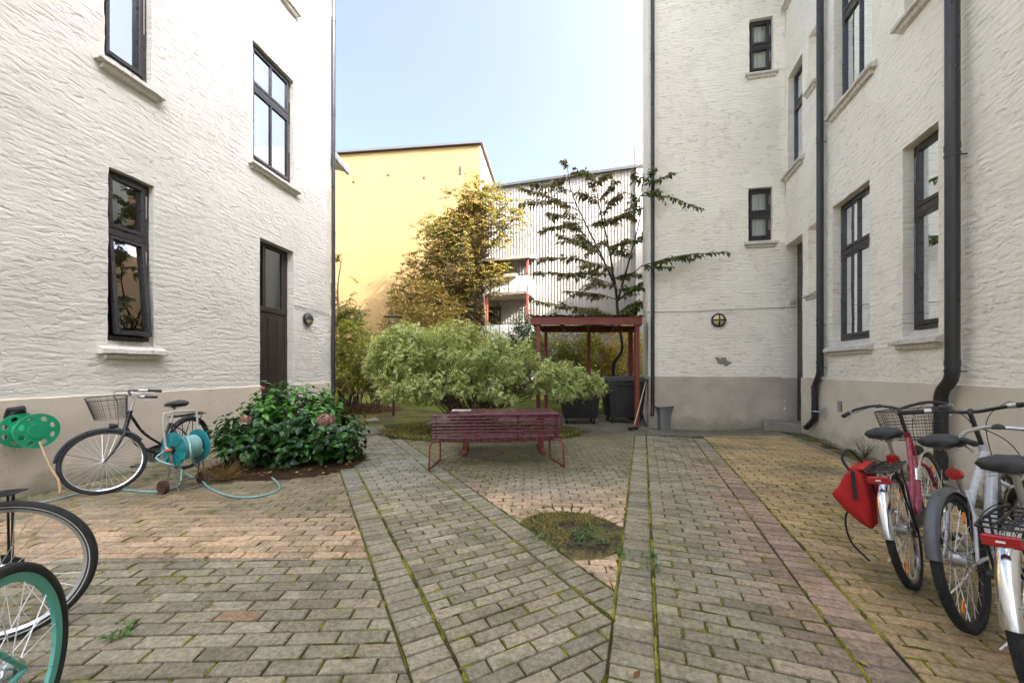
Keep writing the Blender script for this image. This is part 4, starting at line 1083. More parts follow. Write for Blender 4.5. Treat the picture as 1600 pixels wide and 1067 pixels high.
hb=Vector((HYD[0],HYD[1]+.1,.05))
hl=[(Vector((HYD[0],HYD[1]+.15,.45)),(1.0,.75,.62)),(Vector((HYD[0]+.02,HYD[1]+.2,.78)),(.66,.6,.42)),(Vector((HYD[0]+.5,HYD[1]+.1,.45)),(.55,.6,.42)),(Vector((HYD[0]-.45,HYD[1]+.1,.42)),(.58,.55,.42))]
hl=[(tuple(c),r) for c,r in hl]
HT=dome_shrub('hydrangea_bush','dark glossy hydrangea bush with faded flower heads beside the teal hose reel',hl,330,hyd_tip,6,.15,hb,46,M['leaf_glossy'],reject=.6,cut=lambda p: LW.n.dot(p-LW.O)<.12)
def flower(px,py,Y,r,pal,n):
    c=onY(px,py,Y)-hb; mb=MB()
    for i in range(n):
        d=rdir(-.6,1); p=c+Vector((d.x*r,d.y*r,d.z*r*.7)); a=d.orthogonal().normalized()
        for k in range(4):
            o=Matrix.Rotation(pi/2*k+i,3,d)@a; leaf2(mb,p,o+d*.25,d,.022,.022,vcol(pal,.3),.1)
    mb.build('flower_head',M['leaf_dry'],HT)
DP=((.30,.17,.12),(.40,.25,.18),(.24,.13,.08),(.45,.30,.24))
flower(510,656,4.55,.10,DP,150); flower(411,607,4.6,.02,((.5,.14,.16),(.42,.10,.14)),14); flower(384,655,4.35,.055,DP,50)

# ---- trees
def tree(name,label,base,trunk,tr,limbs,leaffn,barkm,leafm,twigs=(3,.6),group=None,subtw=True):
    "trunk: list of points (relative); limbs: (height fraction, azimuth, length, elevation, gravity)"
    T=thing(name,label,'tree',base,(0,0,0),group); tk=MB(); lf=MB()
    tp=catmull(trunk,6); n=len(tp); tk.tube(tp,[tr*(1-.86*(i/(n-1))**.9)+.004 for i in range(n)],9)
    for (hf,az,L,el,gr) in limbs:
        i=min(n-1,int(hf*(n-1))); p=tp[i]; d=Vector((cos(az)*cos(el),sin(az)*cos(el),sin(el)))
        lp=path(p,d,L,8,.10,gr); r0=max(.006,tr*(1-.86*hf)*.5); tk.tube(lp,[r0*(1-.85*k/8)+.003 for k in range(9)],6,False)
        leaffn(lf,tk,lp,L)
    tk.build('trunk',barkm,T,smooth=180); lf.build('crown',leafm,T); return T
def sprays(leafL,pal,tw,gap,start=.25,droop=.3,skip=.0,two=True):
    def fn(lf,tk,lp,L):
        n=len(lp)-1
        def rows(pts,l0):
            # alternate leaves along a shoot
            acc=0; side=1
            for a,b in zip(pts,pts[1:]):
                seg=(b-a).length; d=(b-a).normalized(); k=acc
                while k<seg:
                    p=a+d*k; x=d.cross(Vector((0,0,1))); x=x.normalized() if x.length>1e-4 else d.orthogonal()
                    if random.random()>skip:
                        dd=(d*.55+x*side*.8+Vector((0,0,rnd(-droop-.25,.05)))).normalized(); l=l0*rnd(.65,1.2)
                        leaf2(lf,p,dd,Vector((0,0,1))+rdir(-1,1)*.35,l,l*rnd(.5,.62),vcol(pal,.3),rnd(.05,.25),rnd(.1,.4))
                    side=-side; k+=gap*rnd(.7,1.3)
                acc=k-seg
        for i in range(n):
            t=i/n
            if t<start: continue
            for q in range(tw[0]):
                a=lp[i].lerp(lp[i+1],rnd(0,1)); d=(lp[i+1]-lp[i]).normalized(); x=d.cross(Vector((0,0,1))).normalized()
                s=1 if (i+q)%2 else -1
                dd=(d*.65+x*s*rnd(.5,1.0)+Vector((0,0,rnd(-.25,.35)))).normalized(); tl=tw[1]*L*rnd(.5,1.1)*(1.1-.6*t)
                pts=path(a,dd,tl,4,.12,-.06); tk.tube(pts,[.007,.006,.005,.004,.002],4,False); rows(pts,leafL)
        rows(lp[int(n*max(start,.4)):],leafL)
    return fn
# sunlit yellowing tree before the ochre gable
def shoot_tree(name,label,base,trunk,tr,lobes,ntips,L,pal,leafL,wr,barkm,reject,per=9,limbn=60,center=None):
    "crown of leafy shoots filling overlapping lobes, carried by curved limbs from the trunk"
    T=thing(name,label,'tree',base); base=Vector(base); tk=MB(); lf=MB(); tp=catmull(trunk,6); n=len(tp)
    tk.tube(tp,[tr*(1-.88*(i/(n-1))**.9)+.005 for i in range(n)],9); tips=[]; tries=0
    wts=[r[0]*r[1]*r[2] for c,r in lobes]
    while len(tips)<ntips and tries<ntips*40:
        tries+=1; c,r=random.choices(lobes,wts)[0]; d=rdir(-1,1); f=random.random()**.42
        p=Vector((c[0]+d.x*r[0]*f,c[1]+d.y*r[1]*f,c[2]+d.z*r[2]*f))-base
        if noise.noise((p+base)*.95+Vector((5,1,8)))<reject or noise.noise((p+base)*2.6)<-.32: continue
        k=min(range(n),key=lambda i:abs(tp[i].z-(p.z-.35*sqrt((p.x-tp[i].x)**2+(p.y-tp[i].y)**2)))); o=Vector((p.x-tp[k].x,p.y-tp[k].y,0))
        tips.append((p,(o.normalized()*1.0+Vector((0,0,rnd(-.15,.55)))+rdir(-1,1)*.55).normalized(),k))
    for i,(p,d,k) in enumerate(tips):
        pts=path(p-d*L*.5,d,L*rnd(.7,1.25),4,.16,-.07); tk.tube(pts,[.010,.008,.006,.004,.002],4,False)
        if i<limbn:
            a=tp[max(0,k-1)]; b=pts[0]; m=a.lerp(b,.5)+Vector((rnd(-.1,.1),rnd(-.1,.1),-.06*(b-a).length)); q=catmull([a,m,b],5); N=len(q); r0=max(.012,tr*.42*(1-.7*k/n)); tk.tube(q,[r0*(1-.75*u/(N-1)) for u in range(N)],5,False)
        side=1
        for u in range(per):
            t=(u+.5)/per*4; a=min(3,int(t)); q=pts[a].lerp(pts[a+1],t-a); dd=(pts[a+1]-pts[a]).normalized(); x=dd.cross(Vector((0,0,1))); x=x.normalized() if x.length>1e-4 else dd.orthogonal()
            e=(dd*.6+x*side*.85+Vector((0,0,rnd(-.6,.15)))).normalized(); side=-side; l=leafL*rnd(.65,1.2)
            leaf2(lf,q,e,Vector((0,0,1))+rdir(-1,1)*.5,l,l*wr,vcol(pal,.3),rnd(.05,.25),rnd(.1,.4))
    tk.build('trunk',barkm,T,smooth=180); lf.build('crown',M['leaf'],T); return T
Y1=20.2; T1=onY(757,640,Y1); T1.z=.1; hT=onY(757,280,Y1).z; px=lambda x,y,dy=0: tuple(onY(x,y,Y1+dy)); K=Y1/600
PA1=((.15,.15,.03),(.21,.17,.035),(.11,.13,.025),(.26,.18,.04),(.09,.11,.022),(.30,.18,.04),(.17,.12,.03))
lob=[(px(745,320),(55*K,1.3,42*K)),(px(700,375,-.2),(60*K,1.3,48*K)),(px(770,345,-.6),(52*K,1.0,45*K)),(px(690,430),(72*K,1.4,48*K)),(px(755,420,-.7),(42*K,.9,55*K)),(px(650,470,.2),(48*K,1.2,38*K)),(px(700,490),(62*K,1.4,42*K)),(px(812,330,-.9),(24*K,.6,18*K)),(px(735,290),(20*K,.6,22*K))]
shoot_tree('yellowing_tree','sunlit tree with yellowing leaves in front of the ochre gable wall',T1,[(0,0,0),(.05,.1,hT*.25),(-.08,0,hT*.5),(.1,.05,hT*.75),(-.3,0,hT*.97)],.14,lob,2000,.62,PA1,.17,.58,M['bark'],-.10,10,90)
# dark sparse tree behind the bin shelter: forked stems and long flat sprays
Y2=12.0; T2=onY(966,620,Y2); T2.z=0
PA2=((.17,.13,.075),(.20,.15,.085),(.14,.17,.06),(.24,.18,.09),(.15,.19,.06)); PA2g=((.07,.125,.03),(.10,.15,.035),(.06,.10,.03),(.16,.15,.04))
TT=thing('sparse_dark_tree','thin dark leaved tree standing behind the red bin shelter','tree',T2); tk=MB(); lf=MB()
def P2(x,y,dy=0.0): return onY(x,y,Y2+dy)-T2
def stem2(pts,r0,r1):
    q=catmull(pts,6); n=len(q); tk.tube(q,[r0+(r1-r0)*i/(n-1) for i in range(n)],8,False); return q
stem2([Vector((0,0,0)),P2(958,575),P2(972,545),P2(966,500),P2(962,450),P2(955,420)],.055,.036)
stem2([P2(963,452),P2(940,400,.2),P2(915,350,.3),P2(893,300,.2),P2(886,258,.1)],.036,.008)
stem2([P2(958,425),P2(950,380,-.2),P2(938,330,-.4),P2(930,285,-.5)],.034,.008)
stem2([P2(965,470),P2(985,400,.1),P2(1000,340,-.1),P2(1004,285,-.3)],.034,.008)
stem2([P2(945,410,.1),P2(915,370,.9),P2(870,325,1.2)],.022,.006)
def spray(a,b,sag,lL,pal,tw=.30,dens=1.0):
    "a long leafy branch with short side shoots, leaves hanging in rows"
    m=a.lerp(b,.5)+Vector((rnd(-.05,.05),rnd(-.1,.1),sag*(b-a).length)); q=catmull([a,a.lerp(m,.5)+Vector((0,0,.02)),m,m.lerp(b,.55)+Vector((rnd(-.04,.04),0,sag*.1)),b],5); n=len(q); L=(b-a).length
    tk.tube(q,[.013*(1-.8*i/(n-1))*min(1,L) +.002 for i in range(n)],5,False)
    def row(pts,s0):
        side=1; acc=0
        for u,v in zip(pts,pts[1:]):
            d=(v-u); s=d.length; d.normalize(); k=acc
            while k<s:
                x=d.cross(Vector((0,0,1))); x=x.normalized() if x.length>1e-4 else d.orthogonal(); l=lL*rnd(.6,1.2)
                if random.random()<dens: leaf2(lf,u+d*k,(d*.5+x*side*.7+Vector((0,0,rnd(-1.0,-.05)))).normalized(),Vector((0,0,1))+rdir(-1,1)*.5,l,l*rnd(.52,.64),vcol(pal,.35),rnd(.05,.25),rnd(.1,.4))
                side=-side; k+=.050*rnd(.7,1.4)
            acc=k-s
    row(q[int(n*.18):],0)
    for i in range(int(n*.15),n-2):
        if random.random()<.75:
            d=(q[i+1]-q[i]).normalized(); x=d.cross(Vector((0,0,1))).normalized()*(1 if random.random()<.5 else -1); t=i/n
            p=path(q[i],d*.8+x*rnd(.4,1)+Vector((0,0,rnd(-.3,.5))),tw*L**.5*rnd(.6,1.3)*(1.15-.7*t),4,.14,-.05); tk.tube(p,[.006,.005,.004,.003,.002],4,False); row(p,0)
B_=PA2;G_=PA2g
for (x0,y0,d0,x1,y1,d1,sag,pal) in (
 (905,330,.3,806,292,.9,.05,B_),(900,318,.3,812,318,-.3,.02,B_),(893,300,.2,826,288,.3,.05,B_),(890,280,.1,862,286,-.4,.06,B_),(888,275,.1,905,268,.5,.05,B_),(887,266,.1,880,250,.0,.0,B_),
 (910,345,.3,850,335,-.6,.05,B_),(912,348,.3,845,362,.6,.05,B_),(935,320,-.4,900,300,-1,.05,B_),(934,315,-.4,965,282,-.6,.05,B_),(932,300,-.5,920,268,-.6,.0,B_),(931,292,-.5,955,272,.1,.05,B_),
 (945,355,-.3,985,330,-.9,.05,B_),(940,340,-.3,975,300,.4,.05,B_),(918,355,.3,960,345,.9,.05,B_),(928,380,.25,872,378,-.4,.05,B_),(935,392,.2,900,365,.9,.05,B_),
 (948,375,-.2,915,400,-1.0,.06,B_),(951,390,-.2,985,375,-.9,.06,B_),(1000,340,-.1,985,300,.5,.05,G_),(998,350,0,970,335,.5,.05,B_),(1003,290,-.3,990,268,-.6,.02,B_),
 (990,385,.1,1010,360,.5,.05,G_),(985,405,.1,955,385,-.8,.05,B_),(940,400,.2,873,367,1.1,.05,B_),(915,368,.9,880,345,.8,.05,B_),
 (955,420,0,845,402,-.3,.06,B_),(958,430,0,870,432,.6,.05,B_),(958,425,0,905,415,-1.1,.06,B_),(962,445,0,832,425,.2,.05,B_),(962,450,0,915,445,-1.0,.05,B_),(960,435,0,1000,430,.8,.05,G_),
 (963,455,0,1000,450,-.8,.05,G_),(964,468,0,880,455,-.5,.05,B_),(965,470,0,1005,440,.5,.06,G_),
 (966,495,0,865,478,-.3,.05,B_),(966,500,0,835,470,.8,.03,B_),(966,500,0,1000,478,-.6,.06,G_),(967,512,0,860,490,-.5,.04,B_),(967,510,0,925,480,.9,.05,G_),(966,490,0,1004,470,.8,.05,G_),(968,520,0,912,505,.8,.05,G_)):
    spray(P2(x0,y0,d0),P2(x1,y1,d1),sag,.17,pal)
for st_,mid,ends in (((978,430,0),(1002,416,-2.6),((1141,394,-2.92),(1088,404,-2.85),(1052,418,-2.75))),((1000,340,-.1),(1000,306,-2.55),((1096,326,-2.9),(1030,300,-2.8))),((1003,300,-.3),(1002,292,-2.5),((1052,270,-2.85),(1024,266,-2.75)))):
    stem2([P2(*st_),P2((st_[0]+mid[0])/2,(st_[1]+mid[1])/2+3,-1.3),P2(*mid)],.017,.009)
    for e in ends: spray(P2(*mid),P2(*e),.05,.125,PA2g,.22)
tk.build('trunk',M['bark_dark'],TT,smooth=180); lf.build('crown',M['leaf'],TT)
# small tree at the corner of the left building
Y3=13.6; T3=onY(532,620,Y3); T3.z=.2; hT=onY(540,410,Y3).z; K=Y3/600; px=lambda x,y,dy=0: tuple(onY(x,y,Y3+dy))
PA3=((.20,.19,.04),(.13,.16,.03),(.28,.24,.05),(.09,.12,.02))
shoot_tree('small_yellow_tree','small yellow green tree showing past the corner of the left building',T3,[(0,0,0),(.05,0,hT*.4),(-.1,0,hT*.75),(.05,0,hT)],.06,[(px(535,450),(28*K,.7,45*K)),(px(545,490),(34*K,.8,40*K)),(px(532,530),(42*K,.9,40*K)),(px(520,420),(22*K,.5,24*K))],420,.42,PA3,.11,.58,M['bark'],-.05,8,40)

# ---- background shrubs
def small_tip(pal,wr=.55):
    def fn(mb,p,ax,per,L,nrm):
        for i in range(per):
            d=(rdir(-.6,1)+ax*.6+Vector((0,0,-.15))).normalized(); leaf2(mb,p+rdir(-1,1)*L*1.1,d,Vector((0,0,1))+rdir(-1,1)*.5,L*rnd(.7,1.25),L*wr,vcol(pal,.35),.15,.25)
    return fn
YG=((.22,.27,.04),(.30,.32,.05),(.16,.22,.035),(.38,.34,.07)); OL=((.20,.24,.05),(.28,.28,.06),(.15,.19,.04),(.36,.30,.08)); DG=((.04,.08,.02),(.06,.11,.025),(.03,.06,.02))
GRP='shrubs at the back of the yard'
def bgshrub(label,px,py,Y,rx,ry,rz,pal,n,per=7,L=.10,name='garden_shrub'):
    c=onY(px,py,Y); base=Vector((c.x,c.y,.05))
    dome_shrub(name,label,[(tuple(c),(rx,ry,rz)),((c.x+rx*.4,c.y+.1,c.z-rz*.4),(rx*.7,ry*.8,rz*.7)),((c.x-rx*.4,c.y,c.z-rz*.35),(rx*.7,ry*.8,rz*.65))],n,small_tip(pal),per,L,base,26,M['leaf'],GRP,.012)
bgshrub('yellow green shrub just right of the corner downpipe of the left building',548,545,12.6,.85,.8,.95,YG,520)
bgshrub('low bright shrub above the leaf litter by the left corner',545,595,11.6,.65,.5,.42,((.24,.28,.04),(.30,.30,.05),(.17,.22,.03)),260)
bgshrub('olive shrub at the left end of the dogwood bush',592,560,11.8,.7,.7,.95,OL,420)
bgshrub('olive hedge shrub seen through the left half of the bin shelter',880,545,13.8,1.35,.9,1.15,OL,1300)
bgshrub('yellow tinged shrub seen through the right half of the bin shelter',958,550,14.2,1.3,.8,1.15,((.28,.26,.06),(.38,.31,.07),(.19,.22,.05),(.44,.30,.07)),1300)
bgshrub('green shrub hidden low behind the dogwood bush',700,560,14.0,2.2,.8,.95,YG,700)
bgshrub('dark green shrub at the foot of the balconies',818,520,15.5,.55,.5,1.1,DG,300)
bgshrub('tawny shrub under the yellowing tree',660,495,17.0,1.8,.9,1.6,((.24,.17,.05),(.30,.20,.06),(.16,.14,.03)),800,7,.12)

# ---- low growth
def tuftset(name,pts,kind,mat,fn):
    mb=MB()
    for p in pts: fn(mb,p)
    return mb.build(name,mat,kind=kind)
def weed(mb,p,s=1.0,pal=((.09,.20,.04),(.15,.28,.06),(.10,.17,.07))):
    z=Vector((p[0],p[1],gz(p[0],p[1])+.0))
    for k in range(random.randint(4,8)):
        d=rdir(.1,.9); l=s*rnd(.016,.036); q=z+Vector((rnd(-.03,.03)*s,rnd(-.03,.03)*s,rnd(.0,.02)*s)); leaf2(mb,q,d,Vector((0,0,1)),l,l*.6,vcol(pal,.3),.1)
W=[]
for i in range(60):
    a=rnd(0,6.28); r=CR*sqrt(random.random())*1.0; x,y=CB[0]+r*cos(a),CB[1]+r*sin(a)
    if x-.341*y>ua-.02 or x+.54*y<vd+.03: continue
    if nz(x,y,3.5,3)>.5 or random.random()<.25: W.append((x,y))
for px,py in((905,835),(910,838),(850,845),(868,858),(830,800),(800,795),(960,858),(975,870),(1016,870),(1018,890),(185,995),(196,985)): 
    p=at(px,py)
    for k in range(4): W.append((p.x+rnd(-.05,.05),p.y+rnd(-.05,.05)))
for i in range(60): s=rnd(3.6,SB_-1); q=RW.pt(s,0,rnd(.03,.12)); W.append((q.x,q.y))
for i in range(120): s=rnd(3,LSE-.2); q=LW.pt(s,0,rnd(.05,.3)); W.append((q.x,q.y))
for i in range(40): s=rnd(.1,LWG-.9); q=WW.pt(s,0,rnd(.03,.1)); W.append((q.x,q.y))
p=at(262,748)
for i in range(14): W.append((p.x+rnd(-.22,.2),p.y+rnd(-.12,.12)))
mb=MB()
for q in W: weed(mb,q,rnd(.7,1.4))
mb.build('weeds',M['leaf'],kind='stuff')
# grass and moss cover in the pit and bush bed
gr=MB()
def blade(x,y,z,h,pal):
    a=rnd(0,6.28); d=Vector((cos(a)*.5,sin(a)*.5,1)).normalized(); x_=d.orthogonal().normalized()*.004; gr.col=vcol(pal,.3); p=Vector((x,y,z)); e=p+d*h+Vector((cos(a),sin(a),0))*h*.35
    gr.add([p-x_,p+x_,p+d*h*.6+x_*.7,p+d*h*.6-x_*.7,e],[(0,1,2,3),(3,2,4)])
GP=((.32,.30,.08),(.42,.37,.12),(.24,.25,.05),(.48,.39,.16))
for i in range(2600):
    a=rnd(0,6.28); r=CR*sqrt(random.random()); x,y=CB[0]+r*cos(a),CB[1]+r*sin(a)
    if x-.341*y>ua-.02 or x+.54*y<vd+.03: continue
    if nz(x,y,3.0,3)+.30*(y-CB[1])/CR-.18*(x-CB[0])/CR>.50: blade(x,y,.0,rnd(.012,.035),GP)
for i in range(5200):
    a=rnd(0,6.28); r=sqrt(random.random()); x,y=BUSH[0]+.1+2.2*r*cos(a),BUSH[1]+.35+1.3*r*sin(a)
    if nz(x,y,1.6,9)>.42: blade(x,y,.02,rnd(.03,.10),GP)
gr.build('grass',M['leaf'],kind='stuff')
cl=MB()
for i in range(900):
    a=rnd(0,6.28); r=CR*sqrt(random.random()); x,y=CB[0]+r*cos(a),CB[1]+r*sin(a)
    if x-.341*y>ua-.03 or x+.54*y<vd+.04: continue
    q=rnd(.003,.011); cl.col=lerp((.035,.03,.024),(.13,.11,.085),random.random()); o=Vector((x,y,.004)); v=[o+rdir(-1,1)*q for _ in range(4)]; cl.add(v,[(0,1,2),(0,2,3),(0,3,1),(1,3,2)])
t=NT('soil_crumbs'); t.pbr(t.attr(),.95,0,None,.1); cl.build('soil_crumbs',t.m,kind='stuff')
# fallen leaves
fl=MB(); LP_=((.28,.17,.06),(.36,.24,.08),(.20,.10,.04),(.42,.34,.12),(.16,.10,.05))
def fallen(x,y,z): leaf2(fl,Vector((x,y,gz(x,y)+z+rnd(.004,.012))),Vector((rnd(-1,1),rnd(-1,1),rnd(-.1,.1))),Vector((rnd(-.3,.3),rnd(-.3,.3),1)),rnd(.035,.07),rnd(.025,.04),vcol(LP_,.35),.1,-.1)
for i in range(1500): p=at(rnd(525,600),rnd(612,646)); fallen(p.x+rnd(-.3,.3),p.y,.10)
for i in range(420):
    a=rnd(0,6.28); r=sqrt(random.random()); fallen(BUSH[0]+2.4*r*cos(a),BUSH[1]-.3+1.4*r*sin(a),.03)
for i in range(130): fallen(rnd(-1.2,1.4),rnd(4.6,6.6),.0)
for i in range(160): fallen(HYD[0]+rnd(-1,1),HYD[1]+rnd(-.75,.3),.05)
for i in range(70): fallen(rnd(-4,4),rnd(1.5,6),.0)
for i in range(60): fallen(rnd(1.2,3.4),rnd(8.3,9.6),.0)
fl.build('fallen_leaves',M['leaf_dry'],kind='stuff')
# dried tuft and bare twigs beside the hydrangea
c=at(348,752); D=thing('dry_grass_tuft','straw coloured dried tuft between the hose and the hydrangea bush','plant',(c.x,c.y,.02)); mb=MB()
for i in range(260):
    a=rnd(0,6.28); d=Vector((cos(a)*rnd(.2,1),sin(a)*rnd(.2,1),rnd(.3,1.1))).normalized(); L=rnd(.12,.34); pts=path((rnd(-.06,.06),rnd(-.06,.06),0),d,L,3,.25,-.12)
    mb.col=vcol(((.26,.16,.07),(.34,.22,.10),(.18,.10,.05)),.3); mb.tube(pts,[.0025,.002,.0015,.001],3,False)
mb.build('dry_blades',M['leaf_dry'],D)
c=at(1362,742); c=RW.pt(RW.hit(1362,577)[0]-.1,0,.14); D=thing('dry_weed','wiry dead weed against the right plinth behind the red bag','plant',(c.x,c.y,0)); mb=MB()
for i in range(40):
    a=rnd(0,6.28); d=Vector((cos(a)*.5,sin(a)*.5,1)).normalized(); pts=path((0,0,0),d,rnd(.15,.36),4,.25,0); mb.col=vcol(((.14,.09,.06),(.2,.13,.08)),.3); mb.tube(pts,[.003,.0025,.002,.0015,.001],3,False)
    for q in range(3): leaf2(mb,pts[2+q%3],rdir(),Vector((0,0,1)),.02,.012,vcol(((.16,.11,.06),(.12,.12,.04)),.3))
mb.build('dry_twigs',M['leaf_dry'],D)
# ---------------------------------------------------------------- bench
bl=at(671,734.8); br=at(880.6,730); bd=(br-bl); blen=bd.length; bh=atan2(bd.y,bd.x)
B=thing('park_bench','maroon slatted park bench on loop legs, seen from behind','bench',(bl.x,bl.y,0),(0,0,bh))
def sub_slat(mb,x0,x1,c,w,h,tilt):
    Mx=Matrix.Rotation(tilt,3,'X'); mb.box(((x0+x1)/2,c[0],c[1]),(x1-x0,w,h),Mx,.005)
X0,X1=.03,blen-.03
bk=MB(); n=8
for i in range(n):
    t=i/(n-1); z=.42+t*.315; y=.045-.055*t; sub_slat(bk,X0,X1,(y,z),.018,.025,-.12)
b=bk.build('backrest',M['bench'],B)
st=MB()
for f in(.03,.345,.66,.965): x=X0+(X1-X0)*f; st.bar((x,.062,.39),(x,-.002,.75),.034,.016,(0,1,0),.003)
st.build('back_strap',M['bench'],B)
se=MB()
for i in range(8): t=i/7; sub_slat(se,X0,X1,(.10+.42*t,.40+.012*cos(t*3)),.045,.020,0)
se.build('seat',M['bench'],B)
sr=MB()
for f in(.06,.5,.94): x=X0+(X1-X0)*f; sr.bar((x,.05,.378),(x,.55,.375),.035,.014)
sr.bar((X0+.02,.06,.377),(X1-.02,.06,.377),.028,.028); sr.build('seat_rail',M['bench'],B)
for sx,x in((-1,.09),(1,blen-.09)):
    l=MB(); o=sx*.085
    l.tube(catmull([(x-sx*.03,.05,.385),(x+o*.55,.03,.375),(x+o,.005,.30),(x+o*1.05,0,.12),(x+o*1.12,.0,.03),(x+o*1.08,.045,.014),(x+o*.4,.40,.014),(x+o*.15,.50,.014),(x+.0,.54,.05),(x-sx*.0,.54,.2),(x-sx*.0,.53,.37)],5),.014,8); l.build('leg',M['bench_leg'],B,smooth=60)
# ---- table
zt=.665; tl=onY(696,646,(EYE-zt)*600/(646-577)); tr_=onY(863,639,(EYE-zt)*600/(639-577)); tl2=onY(714,637.6,(EYE-zt)*600/(637.6-577))
tw=Vector((tr_.x-tl2.x,tr_.y-tl2.y,0)); ta=atan2(tw.y,tw.x); TL=1.72
T=thing('picnic_table','maroon wooden garden table with a paper lying on it, behind the bench','table',((tl.x+tl2.x)/2+.86,6.32,0),(0,0,bh*.6))
tp=MB()
for i in range(6): tp.box((0,-.36+.144*i,zt-.02),(TL+.04*(i%2)*0,.138,.04),None,.006)
tp.build('table_top',M['bench'],T)
fr=MB(); fr.box((0,0,zt-.065),(TL-.3,.05,.05)); 
for sx in(-.62,.62): fr.box((sx,0,zt-.065),(.06,.68,.05),None,.005)
fr.build('under_frame',M['red_brown'],T)
for sx in(-.62,.62):
    l=MB(); l.box((sx,0,.34),(.085,.085,.56),None,.006); l.build('leg',M['red_brown'],T)
    f=MB(); f.box((sx,0,.035),(.075,.66,.06),None,.012); f.build('foot',M['bench_leg'],T)
p=onY(721,641.2,(EYE-zt)*600/(641.2-577)); pp=MB(); n=6
pv_=[];
for j in range(n):
    for i in range(n): pv_.append((-.16+.32*i/(n-1),-.11+.22*j/(n-1),.004+.004*noise.noise(Vector((i*.9,j*.9,2)))))
pp.add(pv_,[(j*n+i,j*n+i+1,(j+1)*n+i+1,(j+1)*n+i) for j in range(n-1) for i in range(n-1)])
q=pp.build('paper_sheet',simple('damp_paper',(.55,.53,.52),.7,0,.1,8)); tag(q,'pale sheet of paper lying on the left end of the maroon table','paper'); q.location=(p.x,p.y,zt+.001); q.rotation_euler=(0,0,.1)
# ---- manhole
c=at(752,708); Mh=thing('manhole_cover','round cast iron manhole cover in the paving under the bench','manhole',(c.x,c.y,0)); R=.37
mb=MB(); mb.lathe([(0,.003),(R*.86,.003),(R*.87,-.004),(R*.9,-.004),(R*.91,.004),(R,.004),(R+.004,-.02)],48); mb.build('cover',simple('cast_iron',(.115,.10,.078),.7,.3,.3,12,.4,70),Mh,smooth=30)
k=MB()
for ring in range(1,8):
    r=R*.105*ring; n=max(6,int(2*pi*r/.052))
    for i in range(n):
        a=2*pi*i/n+ring*.2; k.box((r*cos(a),r*sin(a),.006),(.026,.020,.008),Matrix.Rotation(a,3,'Z'),.002)
k.build('cover_studs',simple('worn_iron',(.21,.185,.14),.55,.4,.2,12),Mh)
# ---- bin shelter
pr=at(995,668); S0=Vector((pr.x,9.35,0)); pr=onY(995,600,9.35); S0=Vector((pr.x,9.35,0))
pl=onY(841,600,9.35); ax=Vector((pl.x-S0.x,.0,0)); shd=Vector((.22,1,0)).normalized()
SH=thing('bin_shelter','red brown timber bin shelter with a corrugated flat roof','shelter',S0)
zr=EYE-(508-577)*9.35/600; zr2=EYE-(496-577)*9.35/600
def post(p,w,z0,z1):
    m=MB(); p=p-S0; m.box((p.x,p.y,(z0+z1)/2),(w,w,z1-z0),None,.008); m.build('post',M['red_brown'],SH)
DEP=1.75
P0=S0.copy(); P1=S0+ax; Q0=S0+shd*DEP; Q1=P1+shd*DEP
Q1=Vector((onY(853,577,Q1.y).x,Q1.y,0)); Qm=Vector((onY(920,577,Q1.y).x,Q1.y,0))
post(P0,.11,-.2,zr+.02); post(P1,.095,-.1,zr+.02); post(Q0,.11,-.1,zr+.02); post(Q1,.09,-.1,zr+.02); post(Qm,.09,-.1,zr+.02)
bm=MB(); e=ax.normalized(); f=-e
a=P1+e*.16-S0; b=P0-e*.10-S0; fh=zr2-zr
bm.bar(Vector((a.x,a.y-.09,zr+fh/2)),Vector((b.x,b.y-.09,zr+fh/2)),.04,fh,(0,0,1),.005)
bm.bar(Vector((a.x,a.y-.09,zr+fh/2))+shd*(DEP+.2),Vector((b.x,b.y-.09,zr+fh/2))+shd*(DEP+.2),.04,fh,(0,0,1),.005)
for k in range(5):
    s=a.lerp(b,k/4); bm.bar(Vector((s.x,s.y-.05,zr+fh*.45)),Vector((s.x,s.y-.05,zr+fh*.45))+shd*(DEP+.12),.045,fh*.8,(0,0,1),.004)
bm.build('roof_beams',M['red_brown'],SH)
rf=MB(); vs_=[];n=72
for i in range(n+1):
    s=(a-e*-.06).lerp(b-e*.06,i/n); dz=.016*sin(i*2*pi/4.0); q=Vector((s.x,s.y-.16,zr2+.030+dz)); vs_+=[q,q+shd*(DEP+.42)+Vector((0,0,.06))]
rf.add(vs_,[(2*i,2*i+2,2*i+3,2*i+1) for i in range(n)]); rf.build('roof',simple('mossy_corrugated_sheet',(.20,.10,.075),.8,0,.35,5),SH,smooth=180)
